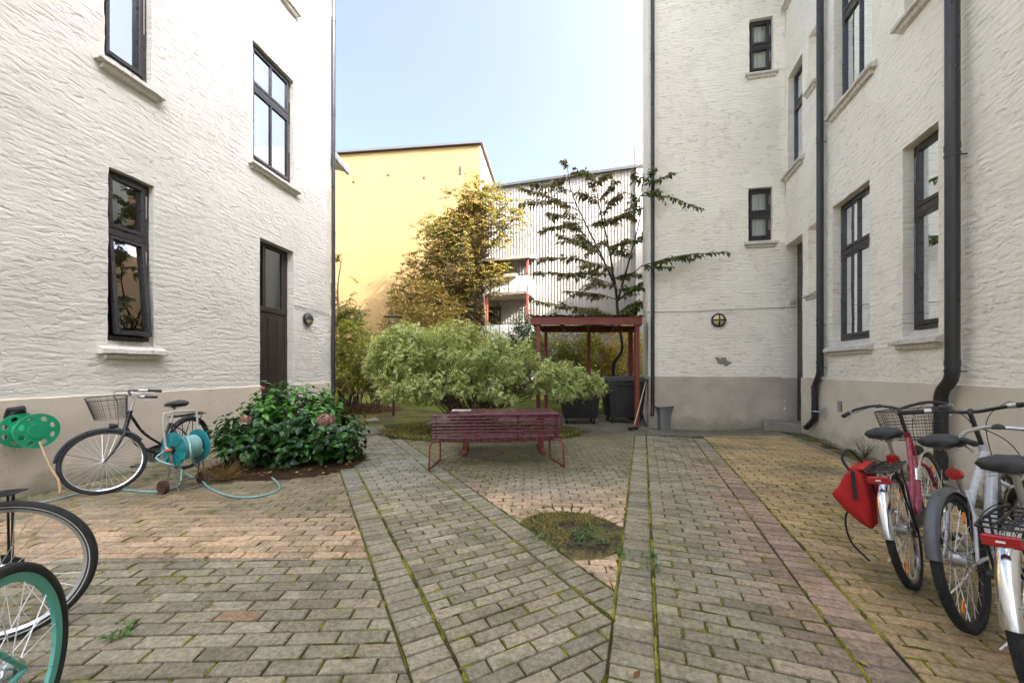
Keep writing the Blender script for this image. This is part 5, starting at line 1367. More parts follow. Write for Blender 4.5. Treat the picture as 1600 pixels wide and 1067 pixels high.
# ---- wheeled bins
GB='wheeled refuse bins under the shelter'
binm=simple('bin_plastic',(.032,.030,.030),.55,0,.2,6,.1,80); lidm=simple('bin_lid',(.05,.05,.052),.5,0,.2,6,.1,80)
def big_bin(label,loc,rz,lidmat):
    T=thing('wheelie_bin',label,'bin',loc,(0,0,rz),GB); w,d,h=1.0,.72,.95
    b=MB(); prof=[(.80,.14),(.84,.2),(1.0,h+.04),(1.04,h+.04),(1.04,h+.10)]; vs=[]
    def ring(k,z):
        x,y=w/2*k,d/2*k; r=.05; out=[]
        for (sx,sy,a0) in((1,1,0),(-1,1,90),(-1,-1,180),(1,-1,270)):
            for q in range(4):
                a=radians(a0+30*q); out.append((sx*(x-r)+r*cos(a),sy*(y-r)+r*sin(a),z))
        return out
    for k,z in prof: vs+=ring(k,z)
    n=16; fs=[(i*n+q,i*n+(q+1)%n,(i+1)*n+(q+1)%n,(i+1)*n+q) for i in range(len(prof)-1) for q in range(n)]+[tuple(range(n-1,-1,-1)),tuple(range((len(prof)-1)*n,len(prof)*n))]
    b.add(vs,fs); b.build('body',binm,T,smooth=40)
    rb=MB()
    for x in(-.28,0,.28): rb.box((x,-d/2*.93,.6),(.03,.025,.62),Matrix.Rotation(-.075,3,'X'),.008)
    rb.box((0,-d/2*1.04,h+.02),(.5,.05,.06),None,.01); rb.build('rib',binm,T)
    l=MB(); vs=[];m=9
    for j in range(m):
        t=j/(m-1); y=-d/2*1.06+d*1.06*t; z=h+.10+.13*sin(pi*(.08+.84*t))**.7
        for i in range(7): x=-w/2*1.05+w*1.05*i/6; vs.append((x,y,z-.025*abs(i/3-1)**3))
    k=len(vs); vs+=[(x,y,h+.095) for x,y,z in vs]
    fs=[(j*7+i,j*7+i+1,(j+1)*7+i+1,(j+1)*7+i) for j in range(m-1) for i in range(6)]
    bd_=[i for i in range(7)]+[j*7+6 for j in range(1,m)]+[(m-1)*7+i for i in range(5,-1,-1)]+[j*7 for j in range(m-2,0,-1)]
    fs+=[(bd_[i],k+bd_[i],k+bd_[(i+1)%len(bd_)],bd_[(i+1)%len(bd_)]) for i in range(len(bd_))]
    l.add(vs,fs); L=l.build('lid',lidmat,T,smooth=45)
    hd=MB(); hd.tube([(-.3,-d/2*1.06,h+.12),(-.3,-d/2*1.06-.05,h+.11),(.3,-d/2*1.06-.05,h+.11),(.3,-d/2*1.06,h+.12)],.014,6); hd.build('lid_handle',binm,L)
    for sx in(-1,1):
        for sy in(-1,1):
            c=MB(); Mx=Matrix.Translation((sx*.34,sy*.22,.085))@Matrix.Rotation(pi/2,4,'Y')
            c.lathe([(.0,-.02),(.04,-.02),(.085,-.022),(.085,.022),(.04,.02),(0,.02)],18,Mx); c.build('wheel',M['rubber'],T,smooth=40)
            k_=MB(); k_.bar((sx*.34-.035,sy*.22,.08),(sx*.34-.035,sy*.20,.2),.008,.05,(0,1,0)); k_.bar((sx*.34+.035,sy*.22,.08),(sx*.34+.035,sy*.20,.2),.008,.05,(0,1,0)); k_.box((sx*.34,sy*.2,.185),(.1,.1,.03)); k_.build('caster_fork',M['alu'],T)
big_bin('dark wheeled bin with a domed lid beside the right shelter post',onY(973,660,9.95).to_2d().to_3d(),.05,lidm)
big_bin('dark wheeled bin half hidden by the dogwood branches',onY(905,660,9.75).to_2d().to_3d(),-.05,simple('bin_lid_dusty',(.16,.15,.14),.7,0,.2,6))
# ---- broom against the corner, galvanised tub under the downpipe
def lean_stick(name,label,cat,p,q,r,mat):
    T=thing(name,label,cat,p); d=q-p; m=MB(); m.tube([d*.10,d*.5,d],r,8); m.build('handle',mat,T); return T,d
p=at(989,672); q=onY(1009,597,9.53)
T,d=lean_stick('broom','broom with an orange tipped wooden handle leaning on the wing corner','broom',p,q,.0125,simple('pale_wood',(.50,.41,.31),.6,0,.2,9))
m=MB(); m.tube([d*.93,d*1.0+d.normalized()*.01],.015,8); m.build('handle_tip',simple('orange_grip',(.7,.22,.05),.5),T)
h=MB(); h.box((0,0,.055),(.26,.06,.04),Matrix.Rotation(.3,3,'Z'),.006)
for i in range(80): a=Vector((rnd(-.125,.125),rnd(-.025,.025),.04)); a=Matrix.Rotation(.3,3,'Z')@a; h.tube([a,a+Vector((rnd(-.02,.02),rnd(-.02,.02),-.04))],.003,3)
h.build('brush_head',M['frame_brown'],T)
p=at(1037,671); TB=thing('galvanised_tub','dented galvanised metal tub standing under the wing corner downpipe','tub',p,(0,0,.12))
zinc=simple('galvanised_zinc',(.30,.32,.31),.45,.55,.22,5,.15,20)
m=MB(); sec=[(.0,.13,.125,0),(.30,.145,.135,.0),(.52,.17,.15,0),(.585,.205,.175,.015)]
vs_=[];n=20
for inner in(0,1):
    for (z,a,b,_) in (sec if not inner else sec[::-1]):
        for i in range(n):
            t=2*pi*i/n; ct,st_=cos(t),sin(t); sq=lambda v: (abs(v)**.45)*(1 if v>0 else -1)
            k=1-.02*inner; dent=.02*noise.noise(Vector((ct*1.5,st_*1.5,z*3)))
            zz=z+ (.012*ct-.02*noise.noise(Vector((ct,st_,4))) if z>.5 else 0)+(.012 if inner and z==0 else 0)
            vs_.append(((a*sq(ct)+dent*ct)*k,(b*sq(st_)+dent*st_)*k,zz))
fs=[(r*n+i,r*n+(i+1)%n,(r+1)*n+(i+1)%n,(r+1)*n+i) for r in range(7) for i in range(n)]+[tuple(range(n-1,-1,-1)),tuple(range(7*n,8*n))]
m.add(vs_,fs); m.build('body',zinc,TB,smooth=50)
m=MB(); m.tube([( .205*(abs(cos(t))**.45)*(1 if cos(t)>0 else -1),.175*(abs(sin(t))**.45)*(1 if sin(t)>0 else -1),.583+.010*cos(t)) for t in[2*pi*i/40 for i in range(40)]],.007,5,False,True); m.build('rim',zinc,TB,smooth=180)
# ---- garden lamp on a pole
c=onY(615,494,11.2); LP2=thing('garden_lamp','flat topped garden lamp on a pole rising behind the dogwood bush','lamp',(c.x,c.y,0)); m=MB()
m.tube([(0,0,0),(0,0,c.z-.2)],.035,10); m.build('pole',M['frame_brown'],LP2,smooth=40)
m=MB(); m.lathe([(0,.03),(.18,.02),(.27,-.02),(.265,-.035),(0,-.03)],28,Matrix.Translation((0,0,c.z))); m.build('lamp_cap',M['frame_brown'],LP2,smooth=40)
m=MB(); m.lathe([(.07,-.2),(.1,-.18),(.11,-.035)],16,Matrix.Translation((0,0,c.z)),False); m.build('lamp_glass',M['lampglass'],LP2,smooth=180)

# ---------------------------------------------------------------- hose reels
teal=simple('teal_plastic',(.012,.21,.235),.42,0,.14,5); hosem=simple('hose_rubber',(.22,.42,.42),.5,0,.12,9); greenp=simple('green_plastic',(.018,.30,.15),.4,0,.14,6)
rust=simple('rusty_wheel',(.075,.036,.024),.9,0,.4,14,.4,60)
D1=onY(272,702,4.22); D1.z=max(.36,D1.z); axd=Vector((.27,.96,0)).normalized()
RC=thing('hose_reel_cart','teal hose reel on a rusty wheeled tube cart beside the hydrangea','hose reel',(D1.x,D1.y,0)); zc=D1.z
RM=Matrix((Vector((-axd.y,axd.x,0))*-1,Vector((0,0,1)),axd)).transposed().to_4x4(); RM=Matrix.Translation((0,0,zc))@RM
RR=.183
def disc(z,sg,name='reel_disc'):
    m=MB(); m.lathe([(.02,z-.004),(RR,z-.004),(RR+.004,z),(RR,z+.006),(.02,z+.006)],40,RM)
    for i in range(8):
        a=2*pi*i/8+.2
        Q=RM@Matrix.Translation((0,0,z+sg*.012))@Matrix.Rotation(a,4,'Z')
        v=[Q@Vector(p) for p in((.045,-.016,0),(RR*.95,-.055,-.006*sg),(RR*.95,.002,.014*sg),(.045,.010,.010*sg),(.045,-.016,-.014*sg),(RR*.95,-.055,-.014*sg),(RR*.95,.002,-.014*sg),(.045,.01,-.014*sg))]
        m.add(v,[(0,1,2,3),(4,7,6,5),(0,4,5,1),(1,5,6,2),(2,6,7,3),(3,7,4,0)])
    return m.build(name,teal,RC,smooth=35)
disc(-.0,-1); disc(.25,1)
hb_=MB(); hb_.lathe([(0,-.03),(.035,-.03),(.04,-.01),(.04,.26),(0,.27)],16,RM); hb_.build('hub',M['black'],RC,smooth=40)
co=MB(); nT=3
pts=[]
for layer,(r,cnt) in enumerate(((.075,9),(.098,10),(.120,9))):
    for i in range(cnt*22):
        a=2*pi*i/22; z=.022+.2*(i/(cnt*22)) if layer%2==0 else .222-.2*(i/(cnt*22)); pts.append(RM@Vector((r*cos(a)+.002*sin(3*a),r*sin(a),z)))
co.tube(pts,.0115,6); co.build('hose_coil',hosem,RC,smooth=180)
f=MB(); al=simple('cart_tube',(.55,.53,.47),.4,.3,.12,6)
for z in(-.03,.28):
    p=RM@Vector((0,0,z)); s=RM.to_3x3()@Vector((1,0,0))
def fp(x,y,z): 
    v=RM@Vector((x,y,z)); return v
f.tube(catmull([fp(.0,.0,-.03),fp(-.06,.03,-.04),fp(-.075,.20,-.05),fp(-.08,.36,-.05),fp(-.08,.40,-.01),fp(-.08,.40,.24),fp(-.08,.36,.29),fp(-.06,.1,.29),fp(0,0,.28)],5),.011,7)
f.build('tube_frame',al,RC,smooth=60); f=MB()
f.tube([fp(0,0,-.03),fp(-.05,-zc+.09,-.03),fp(-.05,-zc+.09,.28),fp(0,0,.28)],.010,7)
f.tube([fp(0,-.05,-.03),fp(.10,-zc+.02,-.02),fp(.10,-zc+.02,.27),fp(0,-.05,.28)],.009,7); f.build('wheel_frame',simple('dull_steel',(.17,.16,.14),.6,.3,.3,9),RC,smooth=60)
for z in(-.075,.325):
    w_=MB(); Q=RM@Matrix.Translation((-.05,-zc+.072,z)); w_.lathe([(0,-.010),(.045,-.012),(.052,-.020),(.070,-.020),(.073,0),(.070,.020),(.052,.020),(.045,.012),(0,.010)],22,Q); w_.build('wheel',rust,RC,smooth=40)
cn=MB(); cn.lathe([(.0,-.10),(.014,-.10),(.016,-.05),(.012,-.02)],10,RM); cn.build('coupling',simple('coral_coupling',(.65,.16,.10),.5),RC,smooth=40)
# loose hose on the ground
GH=MB(); o0=RM@Vector((0,0,-.10))+Vector((D1.x,D1.y,0))
g=lambda px,py,z=.012: at(px,py)+Vector((0,0,z))
GH.tube(catmull([o0,o0+Vector((-.03,-.05,-.07)),onY(275,728,4.12),g(283,743,.10),g(281,757),g(264,767),g(235,770),g(200,767),g(160,765),g(125,772),g(95,780),g(60,787),g(25,791),g(-20,800)],5),.0095,7)
o1=RM@Vector((.02,.13,.10))+Vector((D1.x,D1.y,0))
GH.tube(catmull([o1,onY(296,690,4.15),onY(300,715,4.14),g(308,742,.10),g(318,757,.03),g(333,767),g(362,777),g(395,778),g(425,772),g(437,764),g(433,755),g(425,750,.03)],5),.0105,7)
GH.tube(catmull([g(290,742,.02),g(305,749),g(318,752),g(335,750),g(352,747)],5),.010,7)
o=GH.build('garden_hose',hosem,smooth=180); tag(o,'loose grey green garden hose winding from the teal reel over the bricks','hose')
# green reel on the wall
s,z=LW.hit(18,672); wp=LW.pt(s,z,.0); GR=thing('wall_hose_reel','green plastic hose reel with round holes, mounted on the left plinth','hose reel',wp)
GM=Matrix((LW.d,Vector((0,0,1)),LW.n)).transposed().to_4x4()
def holed(z,name):
    "disc with eight oval holes and a raised centre"
    m=MB(); R1,R2,r0=.172,.105,.085; n=8; seg=6; vs=[];fs=[]
    def ad(q): vs.append(GM@Vector(q)); return len(vs)-1
    for zz,sg in((z+.008,1),(z-.008,-1)):
        m.lathe([(0,zz+.006*sg),(r0*.9,zz+.006*sg),(r0*.93,zz),(r0,zz)],48,GM)
    N=8*12
    for zz in(z+.008,z-.008):
        for i in range(8):
            a0=2*pi*i/8; a1=2*pi*(i+1)/8; am=(a0+a1)/2; rc=.128; hr,ha=.024,.030
            K=24; inn=[];outr=[]
            for k in range(K):
                t=2*pi*k/K; x=rc+hr*cos(t); y=ha*sin(t); inn.append(Vector((x*cos(am)-y*sin(am),x*sin(am)+y*cos(am),zz)))
                # matching point on the sector outline
                c,s_=cos(t),sin(t); u=max(abs(c),abs(s_)); cc,ss=c/u,s_/u
                rr=.128+cc*(.172-.128) if cc>0 else .128+cc*(.128-.085); aa=am+ss*(a1-a0)/2; outr.append(Vector((rr*cos(aa),rr*sin(aa),zz)))
            b=[GM@p for p in inn]+[GM@p for p in outr]; m.add(b,[(k,(k+1)%K,K+(k+1)%K,K+k) for k in range(K)])
    for i in range(8):
        am=2*pi*(i+.5)/8; K=24; b=[]
        for zz in(z+.008,z-.008):
            for k in range(K): t=2*pi*k/K; x=.128+.024*cos(t); y=.030*sin(t); b.append(GM@Vector((x*cos(am)-y*sin(am),x*sin(am)+y*cos(am),zz)))
        m.add(b,[(k,(k+1)%K,K+(k+1)%K,K+k) for k in range(K)])
    m.lathe([(.172,z-.008),(.178,z-.006),(.178,z+.010),(.172,z+.008)],48,GM)
    return m.build(name,greenp,GR,smooth=35)
holed(.33,'reel_disc'); holed(.12,'reel_disc')
m=MB(); m.lathe([(.05,.12),(.085,.13),(.07,.22),(.085,.32),(.05,.33)],28,GM); m.build('drum',greenp,GR,smooth=40)
m=MB(); m.box(GM@Vector((0,.05,.05)),(.10,.12,.30),None,.01); m.tube([GM@Vector((-.05,.13,.02)),GM@Vector((-.05,.22,.06)),GM@Vector((0,.235,.16)),GM@Vector((.05,.22,.06)),GM@Vector((.05,.13,.02))],.025,8); m.build('wall_bracket',M['black'],GR)
# pale hose hanging from it
m=MB(); q0=onY(66,700,3.95); m.tube(catmull([onY(62,690,3.95),q0,onY(72,715,3.94),onY(82,735,3.93),onY(92,752,3.92),onY(94,772,3.9)],4),.011,7); o=m.build('hose_end',simple('tan_hose',(.42,.30,.17),.6),smooth=180); tag(o,'tan hose end hanging below the green wall reel','hose')
# ---------------------------------------------------------------- bicycles
M['spoke']=simple('spoke_steel',(.75,.75,.74),.35,.6,.05)
M['saddle']=simple('saddle_vinyl',(.022,.022,.025),.38,0,.2,9,.1,90)
M['grip']=simple('grip_rubber',(.022,.022,.022),.7,0,.2,12)
M['basket']=simple('basket_wire',(.03,.03,.033),.5,.3,.1)
M['red_lens']=simple('red_lens',(.36,.010,.014),.15,0,.1,9,coat=.6)
M['orange_lens']=simple('orange_lens',(.75,.22,.02),.25)
M['white_mark']=simple('white_mark',(.8,.8,.8),.5)
M['tan_wall']=simple('tyre_sidewall_stripe',(.45,.43,.38),.7)
def bike(label,loc,heading,lean=0.0,steer=0.0,style='city',paint=(.03,.03,.04),rim='chrome',fend=None,rack=True,rackend=-.235,basket=False,bar='city',rlight=True,spokes=28,R=.345,tyre=.021,chainguard=True,barh=1.04,sadh=.94,fenderlen=(20,200),stripe=False,deepw=.014,front_rot=0,sgroup='bicycles parked in the yard',reflect=False,mark=False,seatlight=False,knobs=True):
    T=thing('bicycle',label,'bicycle',loc,(lean,0,heading),sgroup)
    pm=simple('bike_paint_'+label.split()[0],paint,.28,.1,.08,5,coat=.5)
    BBp=Vector((.455,0,.28)); SL=Vector((.29,0,.66)); SP=Vector((.225,0,sadh)); HB=Vector((.88,0,.66)); HTp=Vector((.825,0,.86)); AX=Vector((0,0,R)); FX=Vector((1.06,0,R))
    sax=(HTp-HB).normalized(); SR=Matrix.Translation(HB)@Matrix.Rotation(steer,4,sax)@Matrix.Translation(-HB)
    f=MB(); f.tube([BBp,SL],.0165,10); f.tube([HB-sax*.02,HTp+sax*.015],.021,10)
    if style=='city':      # two long low tubes of a step-through
        f.tube(catmull([HB+sax*.03,Vector((.72,0,.46)),BBp+Vector((.02,0,.03))],5),.019,10); f.tube(catmull([HTp-sax*.02,Vector((.66,0,.60)),Vector((.405,0,.40))],5),.015,10)
    elif style=='low':     # one big down tube and a sloping top tube
        f.tube([HB+sax*.035,BBp],.028,12); f.tube([HTp-sax*.04,Vector((.325,0,.575))],.022,10)
    else:
        f.tube([HB+sax*.03,BBp],.019,10); f.tube([HTp-sax*.03,SL+Vector((.005,0,-.02))],.016,10)
    for s in(-1,1):
        f.tube([BBp+Vector((-.03,s*.03,0)),Vector((.12,s*.055,R-.01)),AX+Vector((0,s*.06,0))],.009,8); f.tube([SL+Vector((0,s*.012,0)),Vector((.16,s*.05,R+.2)),AX+Vector((0,s*.06,0))],.008,8)
    f.lathe([(0,-.036),(.024,-.036),(.024,.036),(0,.036)],14,Matrix.Translation(BBp)@Matrix.Rotation(pi/2,4,'X'))
    F=f.build('frame',pm,T,smooth=50)
    if mark:
        w=MB(); q=HB.lerp(BBp,.3)
        for k in range(7):
            p=HB.lerp(BBp,.22+.06*k); w.box(p+Vector((0,.0275,0)),(.012,.003,.02),Matrix.Rotation(.9,3,'Y')); w.box(p+Vector((0,-.0275,0)),(.012,.003,.02),Matrix.Rotation(.9,3,'Y'))
        w.build('frame_stripe',M['white_mark'],F)
    sp=MB(); sp.tube([SL-Vector((0,0,.02)),SP-Vector((0,0,.05))],.0125,8); sp.tube([SP-Vector((0,0,.06)),SP-Vector((-.03,0,.03))],.02,8); sp.build('seat_post',M['alu'],T,smooth=50)
    # saddle
    sd=MB(); secs=[(-.135,.055,.00,.035),(-.12,.092,.016,.060),(-.07,.105,.014,.075),(-.01,.080,.008,.062),(.05,.045,.010,.05),(.11,.027,.008,.042),(.145,.018,.0,.03)]; vs=[];n=10
    for (x,w,z,h) in secs:
        for i in range(n):
            a=2*pi*i/n; yy=w*cos(a); zz=sin(a); zz=zz*h*.45 if zz>0 else zz*h*.75; vs.append(Vector((x,yy,z+zz-.12*abs(yy)*(abs(yy)/max(w,.01))))+SP)
    fs=[(r*n+i,(r+1)*n+i,(r+1)*n+(i+1)%n,r*n+(i+1)%n) for r in range(len(secs)-1) for i in range(n)]+[tuple(range(n)),tuple(range(len(secs)*n-1,(len(secs)-1)*n-1,-1))]
    sd.add(vs,fs); SDL=sd.build('saddle',M['saddle'],T,smooth=70)
    sr=MB()
    for s in(-1,1): sr.tube([SP+Vector((-.11,s*.04,-.02)),SP+Vector((-.05,s*.022,-.05)),SP+Vector((.05,s*.018,-.045)),SP+Vector((.12,s*.008,-.01))],.0035,5); sr.tube([SP+Vector((-.10+.006*cos(k*.9),s*.05+.014*sin(k*.9),-.02-.002*k)) for k in range(18)],.0025,4)
    sr.build('saddle_rails',M['alu'],SDL)
    # wheels
    rimm=M[rim] if isinstance(rim,str) else rim
    def wheel(c,rot,cog):
        Q=rot@Matrix.Translation(c)@Matrix.Rotation(pi/2,4,'X'); r1=R-tyre*1.75
        h=MB(); h.lathe([(0,-.05),(.008,-.05),(.008,-.035),(.026,-.03),(.016,-.022),(.016,.022),(.026,.03),(.008,.035),(.008,.05),(0,.05)],14,Q)
        if cog: h.lathe([(.0,-.046),(.03,-.046),(.045,-.030),(.045,-.026),(0,-.024)],20,Q); h.lathe([(.0,-.034),(.028,-.032),(.033,-.02),(.033,.02),(.028,.03),(0,.032)],16,Q)
        W_=h.build('wheel',M['alu'],T,smooth=40)
        s=MB()
        for i in range(spokes):
            a=2*pi*i/spokes; sg=1 if i%2 else -1; b=a+(.55 if (i//2)%2 else -.55); s.tube([Q@Vector((.024*cos(b),.024*sin(b),sg*.028)),Q@Vector((r1*cos(a),r1*sin(a),0))],.0020,3,False)
        s.build('spokes',M['spoke'],W_)
        r=MB(); dw_=deepw; r.lathe([(r1,-.011),(r1+.006,-.0135),(r1+.012,-.0125),(r1+.012,.0125),(r1+.006,.0135),(r1,.011),(r1-dw_,.006),(r1-dw_,-.006)],56,Q,True); r.build('rim',rimm,W_,smooth=40)
        t=MB(); t.lathe([(R-tyre+tyre*cos(q),tyre*.98*sin(q)) for q in[2*pi*k/12 for k in range(12)]],64,Q,True)
        for i in range(96 if knobs else 0):   # tread blocks
            a=2*pi*i/96
            for sg in(-1,1): t.box(Q@Vector(((R-.0025)*cos(a+sg*.016),(R-.0025)*sin(a+sg*.016),sg*.0085)),(.007,.010,.010),(Q.to_3x3()@Matrix.Rotation(a,3,'Z')),0)
        t.build('tyre',M['rubber'],W_,smooth=50)
        if stripe: q=MB(); [q.lathe([(R-tyre*1.35,z),(R-tyre*1.1,z*1.06)],56,Q) for z in(-tyre*.99,tyre*.99)]; q.build('tyre_stripe',M['tan_wall'],W_)
        if reflect:
            for a in(.9,4.0): q=MB(); q.box(Q@Vector((r1*.80*cos(a),r1*.80*sin(a),.012)),(.062,.018,.010),(Q.to_3x3()@Matrix.Rotation(a,3,'Z')),.003); q.build('spoke_reflector',M['orange_lens'],W_)
    I4=Matrix.Identity(4); wheel(AX,I4,True); wheel(FX,SR,False)
    # fork
    k=MB(); 
    for s in(-1,1): k.tube([SR@p for p in catmull([HB+Vector((.0,s*.02,-.03)),HB+Vector((.02,s*.05,-.06)),Vector((.95,s*.055,.50)),Vector((1.0,s*.055,.42)),FX+Vector((0,s*.055,0))],4)],[.0135]*9+[.012,.011,.010,.009,.009,.009,.009,.009],8)
    k.tube([SR@(HB+Vector((0,-.03,-.03))),SR@(HB+Vector((0,.03,-.03)))],.016,8); k.build('fork',pm,T,smooth=60)
    # mudguards
    if fend:
        def guard(c,rot,a0,a1,name):
            g=MB(); vs=[];n=22
            for i in range(n+1):
                a=radians(a0+(a1-a0)*i/n); rr=R+.022
                for (y,dr) in((-.030,-.020),(-.022,-.004),(0,.003),(.022,-.004),(.030,-.020)): vs.append(rot@(c+Vector(((rr+dr)*cos(a),y,(rr+dr)*sin(a)))))
            m_=len(vs); vs2=[]
            for i in range(n+1):
                a=radians(a0+(a1-a0)*i/n); rr=R+.019
                for (y,dr) in((-.028,-.020),(-.020,-.004),(0,.003),(.020,-.004),(.028,-.020)): vs2.append(rot@(c+Vector(((rr+dr)*cos(a),y,(rr+dr)*sin(a)))))
            vs+=vs2; fs=[(i*5+q,(i+1)*5+q,(i+1)*5+q+1,i*5+q+1) for i in range(n) for q in range(4)]+[(m_+i*5+q+1,m_+(i+1)*5+q+1,m_+(i+1)*5+q,m_+i*5+q) for i in range(n) for q in range(4)]
            g.add(vs,fs)
            for a in(a0+ (a1-a0)*.12,a0+(a1-a0)*.9):
                for s in(-1,1): g.tube([rot@(c+Vector((0,s*.05,0))),rot@(c+Vector(((R+.015)*cos(radians(a)),s*.03,(R+.015)*sin(radians(a)))))],.0022,4)
            return g.build(name,fend,T,smooth=60)
        FR=guard(AX,I4,40,fenderlen[1],'mudguard'); guard(FX,SR,10,150,'mudguard')
    # handlebar
    ST=HTp+sax*(barh-.86)/sax.z; h=MB(); X=lambda x,y,z: SR@(ST+Vector((x,y,z)))
    h.tube([SR@HTp,X(0,0,-.02),X(.03,0,0)],.0125,8)
    if bar=='city': hp=[(-.20,.285,-.02),(-.09,.285,-.005),(-.005,.25,.02),(.045,.15,.035),(.05,.05,.015),(.035,0,0)]
    else: hp=[(-.055,.31,.015),(-.03,.20,.012),(.01,.11,.0),(.03,.04,-.012),(.03,0,-.012)]
    full=[Vector(p) for p in hp]+[Vector((p[0],-p[1],p[2])) for p in hp[-2::-1]]
    cm=catmull(full,5); h.tube([X(*p) for p in cm],.011,8); HBo=h.build('handlebar',M['black'] if bar!='city' or paint[0]>.1 else M['alu'],T,smooth=60)
    for s in(1,-1):
        a,b=Vector(hp[0]),Vector(hp[1]); a=Vector((a.x,a.y*s,a.z)); b=Vector((b.x,b.y*s,b.z)); d=(b-a).normalized()
        g=MB(); g.tube([X(*(a-d*.01)),X(*a),X(*(a+d*.06)),X(*(a+d*.115)),X(*(a+d*.122))],[.013,.0165,.0155,.0165,.013],10); g.build('grip',M['grip'],HBo,smooth=50)
        l=MB(); l.tube([X(*p) for p in catmull([b+Vector((.0,-s*.01,-.0)),b+Vector((.035,0,-.02)),a.lerp(b,.45)+Vector((.045,0,-.035)),a+d*.02+Vector((.04,0,-.05))],4)],.005,6); l.tube([X(*(b-d*.0)),X(*(b+d*.035))],.018,8); l.build('brake_lever',M['alu'],HBo,smooth=60)
        c=MB(); c.tube(catmull([X(*(b+Vector((.04,0,-.01)))),X(.16,s*.14,.03),X(.15,s*.03,-.10),SR@(HB+Vector((.05,s*.01,-.02)))],6),.0028,4); c.build('cable',M['black'],HBo)
    bl_=MB(); p=X(.0,.11,.02); bl_.lathe([(0,0),(.024,0),(.026,.012),(.018,.024),(0,.03)],14,Matrix.Translation(p)); bl_.build('bell',M['black'],HBo,smooth=50)
    # cranks, chain, stand
    c=MB(); Q=Matrix.Translation(BBp+Vector((0,-.05,0)))@Matrix.Rotation(pi/2,4,'X'); c.lathe([(.03,-.002),(.088,-.002),(.092,0),(.088,.002),(.03,.002)],36,Q)
    for i in range(5): a=2*pi*i/5; c.bar(Q@Vector((.0,0,0)),Q@Vector((.085*cos(a),.085*sin(a),0)),.016,.005)
    ca=radians(-35); v=Vector((cos(ca),0,sin(ca)))*.17
    C_=c.build('chainring',M['alu'],T,smooth=40)
    for s,vv in((-1,v),(1,-v)): c=MB(); c.bar(BBp+Vector((0,s*.04,0)),BBp+Vector((0,s*.07,0)),.03,.03); c.bar(BBp+Vector((0,s*.07,0)),BBp+Vector((0,s*.075,0))+vv,.022,.013); c.build('crank_arm',M['alu'],C_)
    for s,vv in((-1,v),(1,-v)): p=MB(); p.box(BBp+Vector((0,s*.125,0))+vv,(.09,.085,.022),None,.005); p.build('pedal',M['black'],C_)
    ch=MB(); 
    for z in(.088,-.088): ch.tube([BBp+Vector((0,-.05,z)),AX+Vector((0,-.05,z*.45))],.0045,5)
    ch.build('chain',M['rubber'],C_)
    if chainguard:
        g=MB(); P=[(BBp.x+.11,BBp.z+.02),(BBp.x+.07,BBp.z+.10),(BBp.x-.02,BBp.z+.115),(AX.x+.02,AX.z+.065),(AX.x-.045,AX.z+.03),(AX.x-.045,AX.z-.02),(AX.x+.02,AX.z+.0),(BBp.x-.05,BBp.z+.06),(BBp.x+.02,BBp.z+.05)]
        vs=[Vector((x,y,z)) for y in(-.065,-.055) for x,z in P]; n=len(P); fs=[(i,(i+1)%n,n+(i+1)%n,n+i) for i in range(n)]
        for a,b,cc,d_ in((0,1,7,8),(1,2,7,7),(2,3,6,7),(3,4,5,6)):
            q=[a,b,cc,d_] if cc!=d_ else [a,b,cc]; fs.append(tuple(q)); fs.append(tuple(n+i for i in q[::-1]))
        g.add(vs,fs); g.build('chain_guard',M['black'],T)
    ks=MB(); ks.tube([Vector((.37,.03,.26)),Vector((.33,.10,.13)),Vector((.28,.17,.015 if lean>=-.01 else .04))],.008,6); ks.build('kickstand',M['alu'],T)
    if rack:
        r=MB(); z=R+.385
        for s in(-1,1): r.tube(catmull([Vector((.28,s*.045,z)),Vector((.1,s*.065,z)),Vector((rackend+.035,s*.065,z)),Vector((rackend,s*.045,z))],4),.0058,6); r.tube([Vector((max(-.14,rackend+.05),s*.066,z)),AX+Vector((0,s*.068,.0))],.0055,6); r.tube([Vector((.02,s*.066,z)),AX+Vector((.01,s*.068,0))],.0050,6)
        for x in[x for x in(rackend,-.15,-.06,.03,.12,.21) if x>=rackend]: r.tube([Vector((x,-.065 if x>-.2 else -.045,z)),Vector((x,.065 if x>-.2 else .045,z))],.0045,5)
        for y in(-.02,.02): r.tube([Vector((rackend,y,z)),Vector((.26,y,z))],.0045,5)
        if rackend<-.2: r.tube(catmull([Vector((.2,-.05,z+.005)),Vector((.05,-.055,z+.03)),Vector((-.19,-.05,z+.02)),Vector((-.2,.05,z+.02)),Vector((.05,.055,z+.03)),Vector((.2,.05,z+.005))],4),.003,5)
        RK=r.build('rack',M['black'],T,smooth=60)
        if rlight: l=MB(); l.box((-.242,0,z-.045),(.025,.105,.045),None,.008); l.build('rear_reflector',M['red_lens'],RK); k=MB(); k.box((-.256,0,z-.045),(.003,.025,.008),None,.001); k.build('reflector_label',M['white_mark'],RK)
    if seatlight: l=MB(); p=SL.lerp(SP,.35); l.lathe([(0,-.022),(.030,-.02),(.037,0),(.03,.02),(0,.024)],16,Matrix.Translation(p+Vector((-.045,0,.0)))@Matrix.Rotation(pi/2,4,'Y')); l.build('rear_lamp',M['red_lens'],T,smooth=60)
    hl=MB(); p=SR@(HB+Vector((.10,0,.06))); hl.lathe([(0,-.05),(.02,-.045),(.034,.0),(.036,.02),(0,.022)],16,Matrix.Translation(p)@SR.to_3x3().to_4x4()@Matrix.Rotation(pi/2,4,'Y')); hl.tube([SR@(HB+Vector((.03,0,-.02))),p],.006,5); hl.build('head_lamp',M['black'],T,smooth=50)
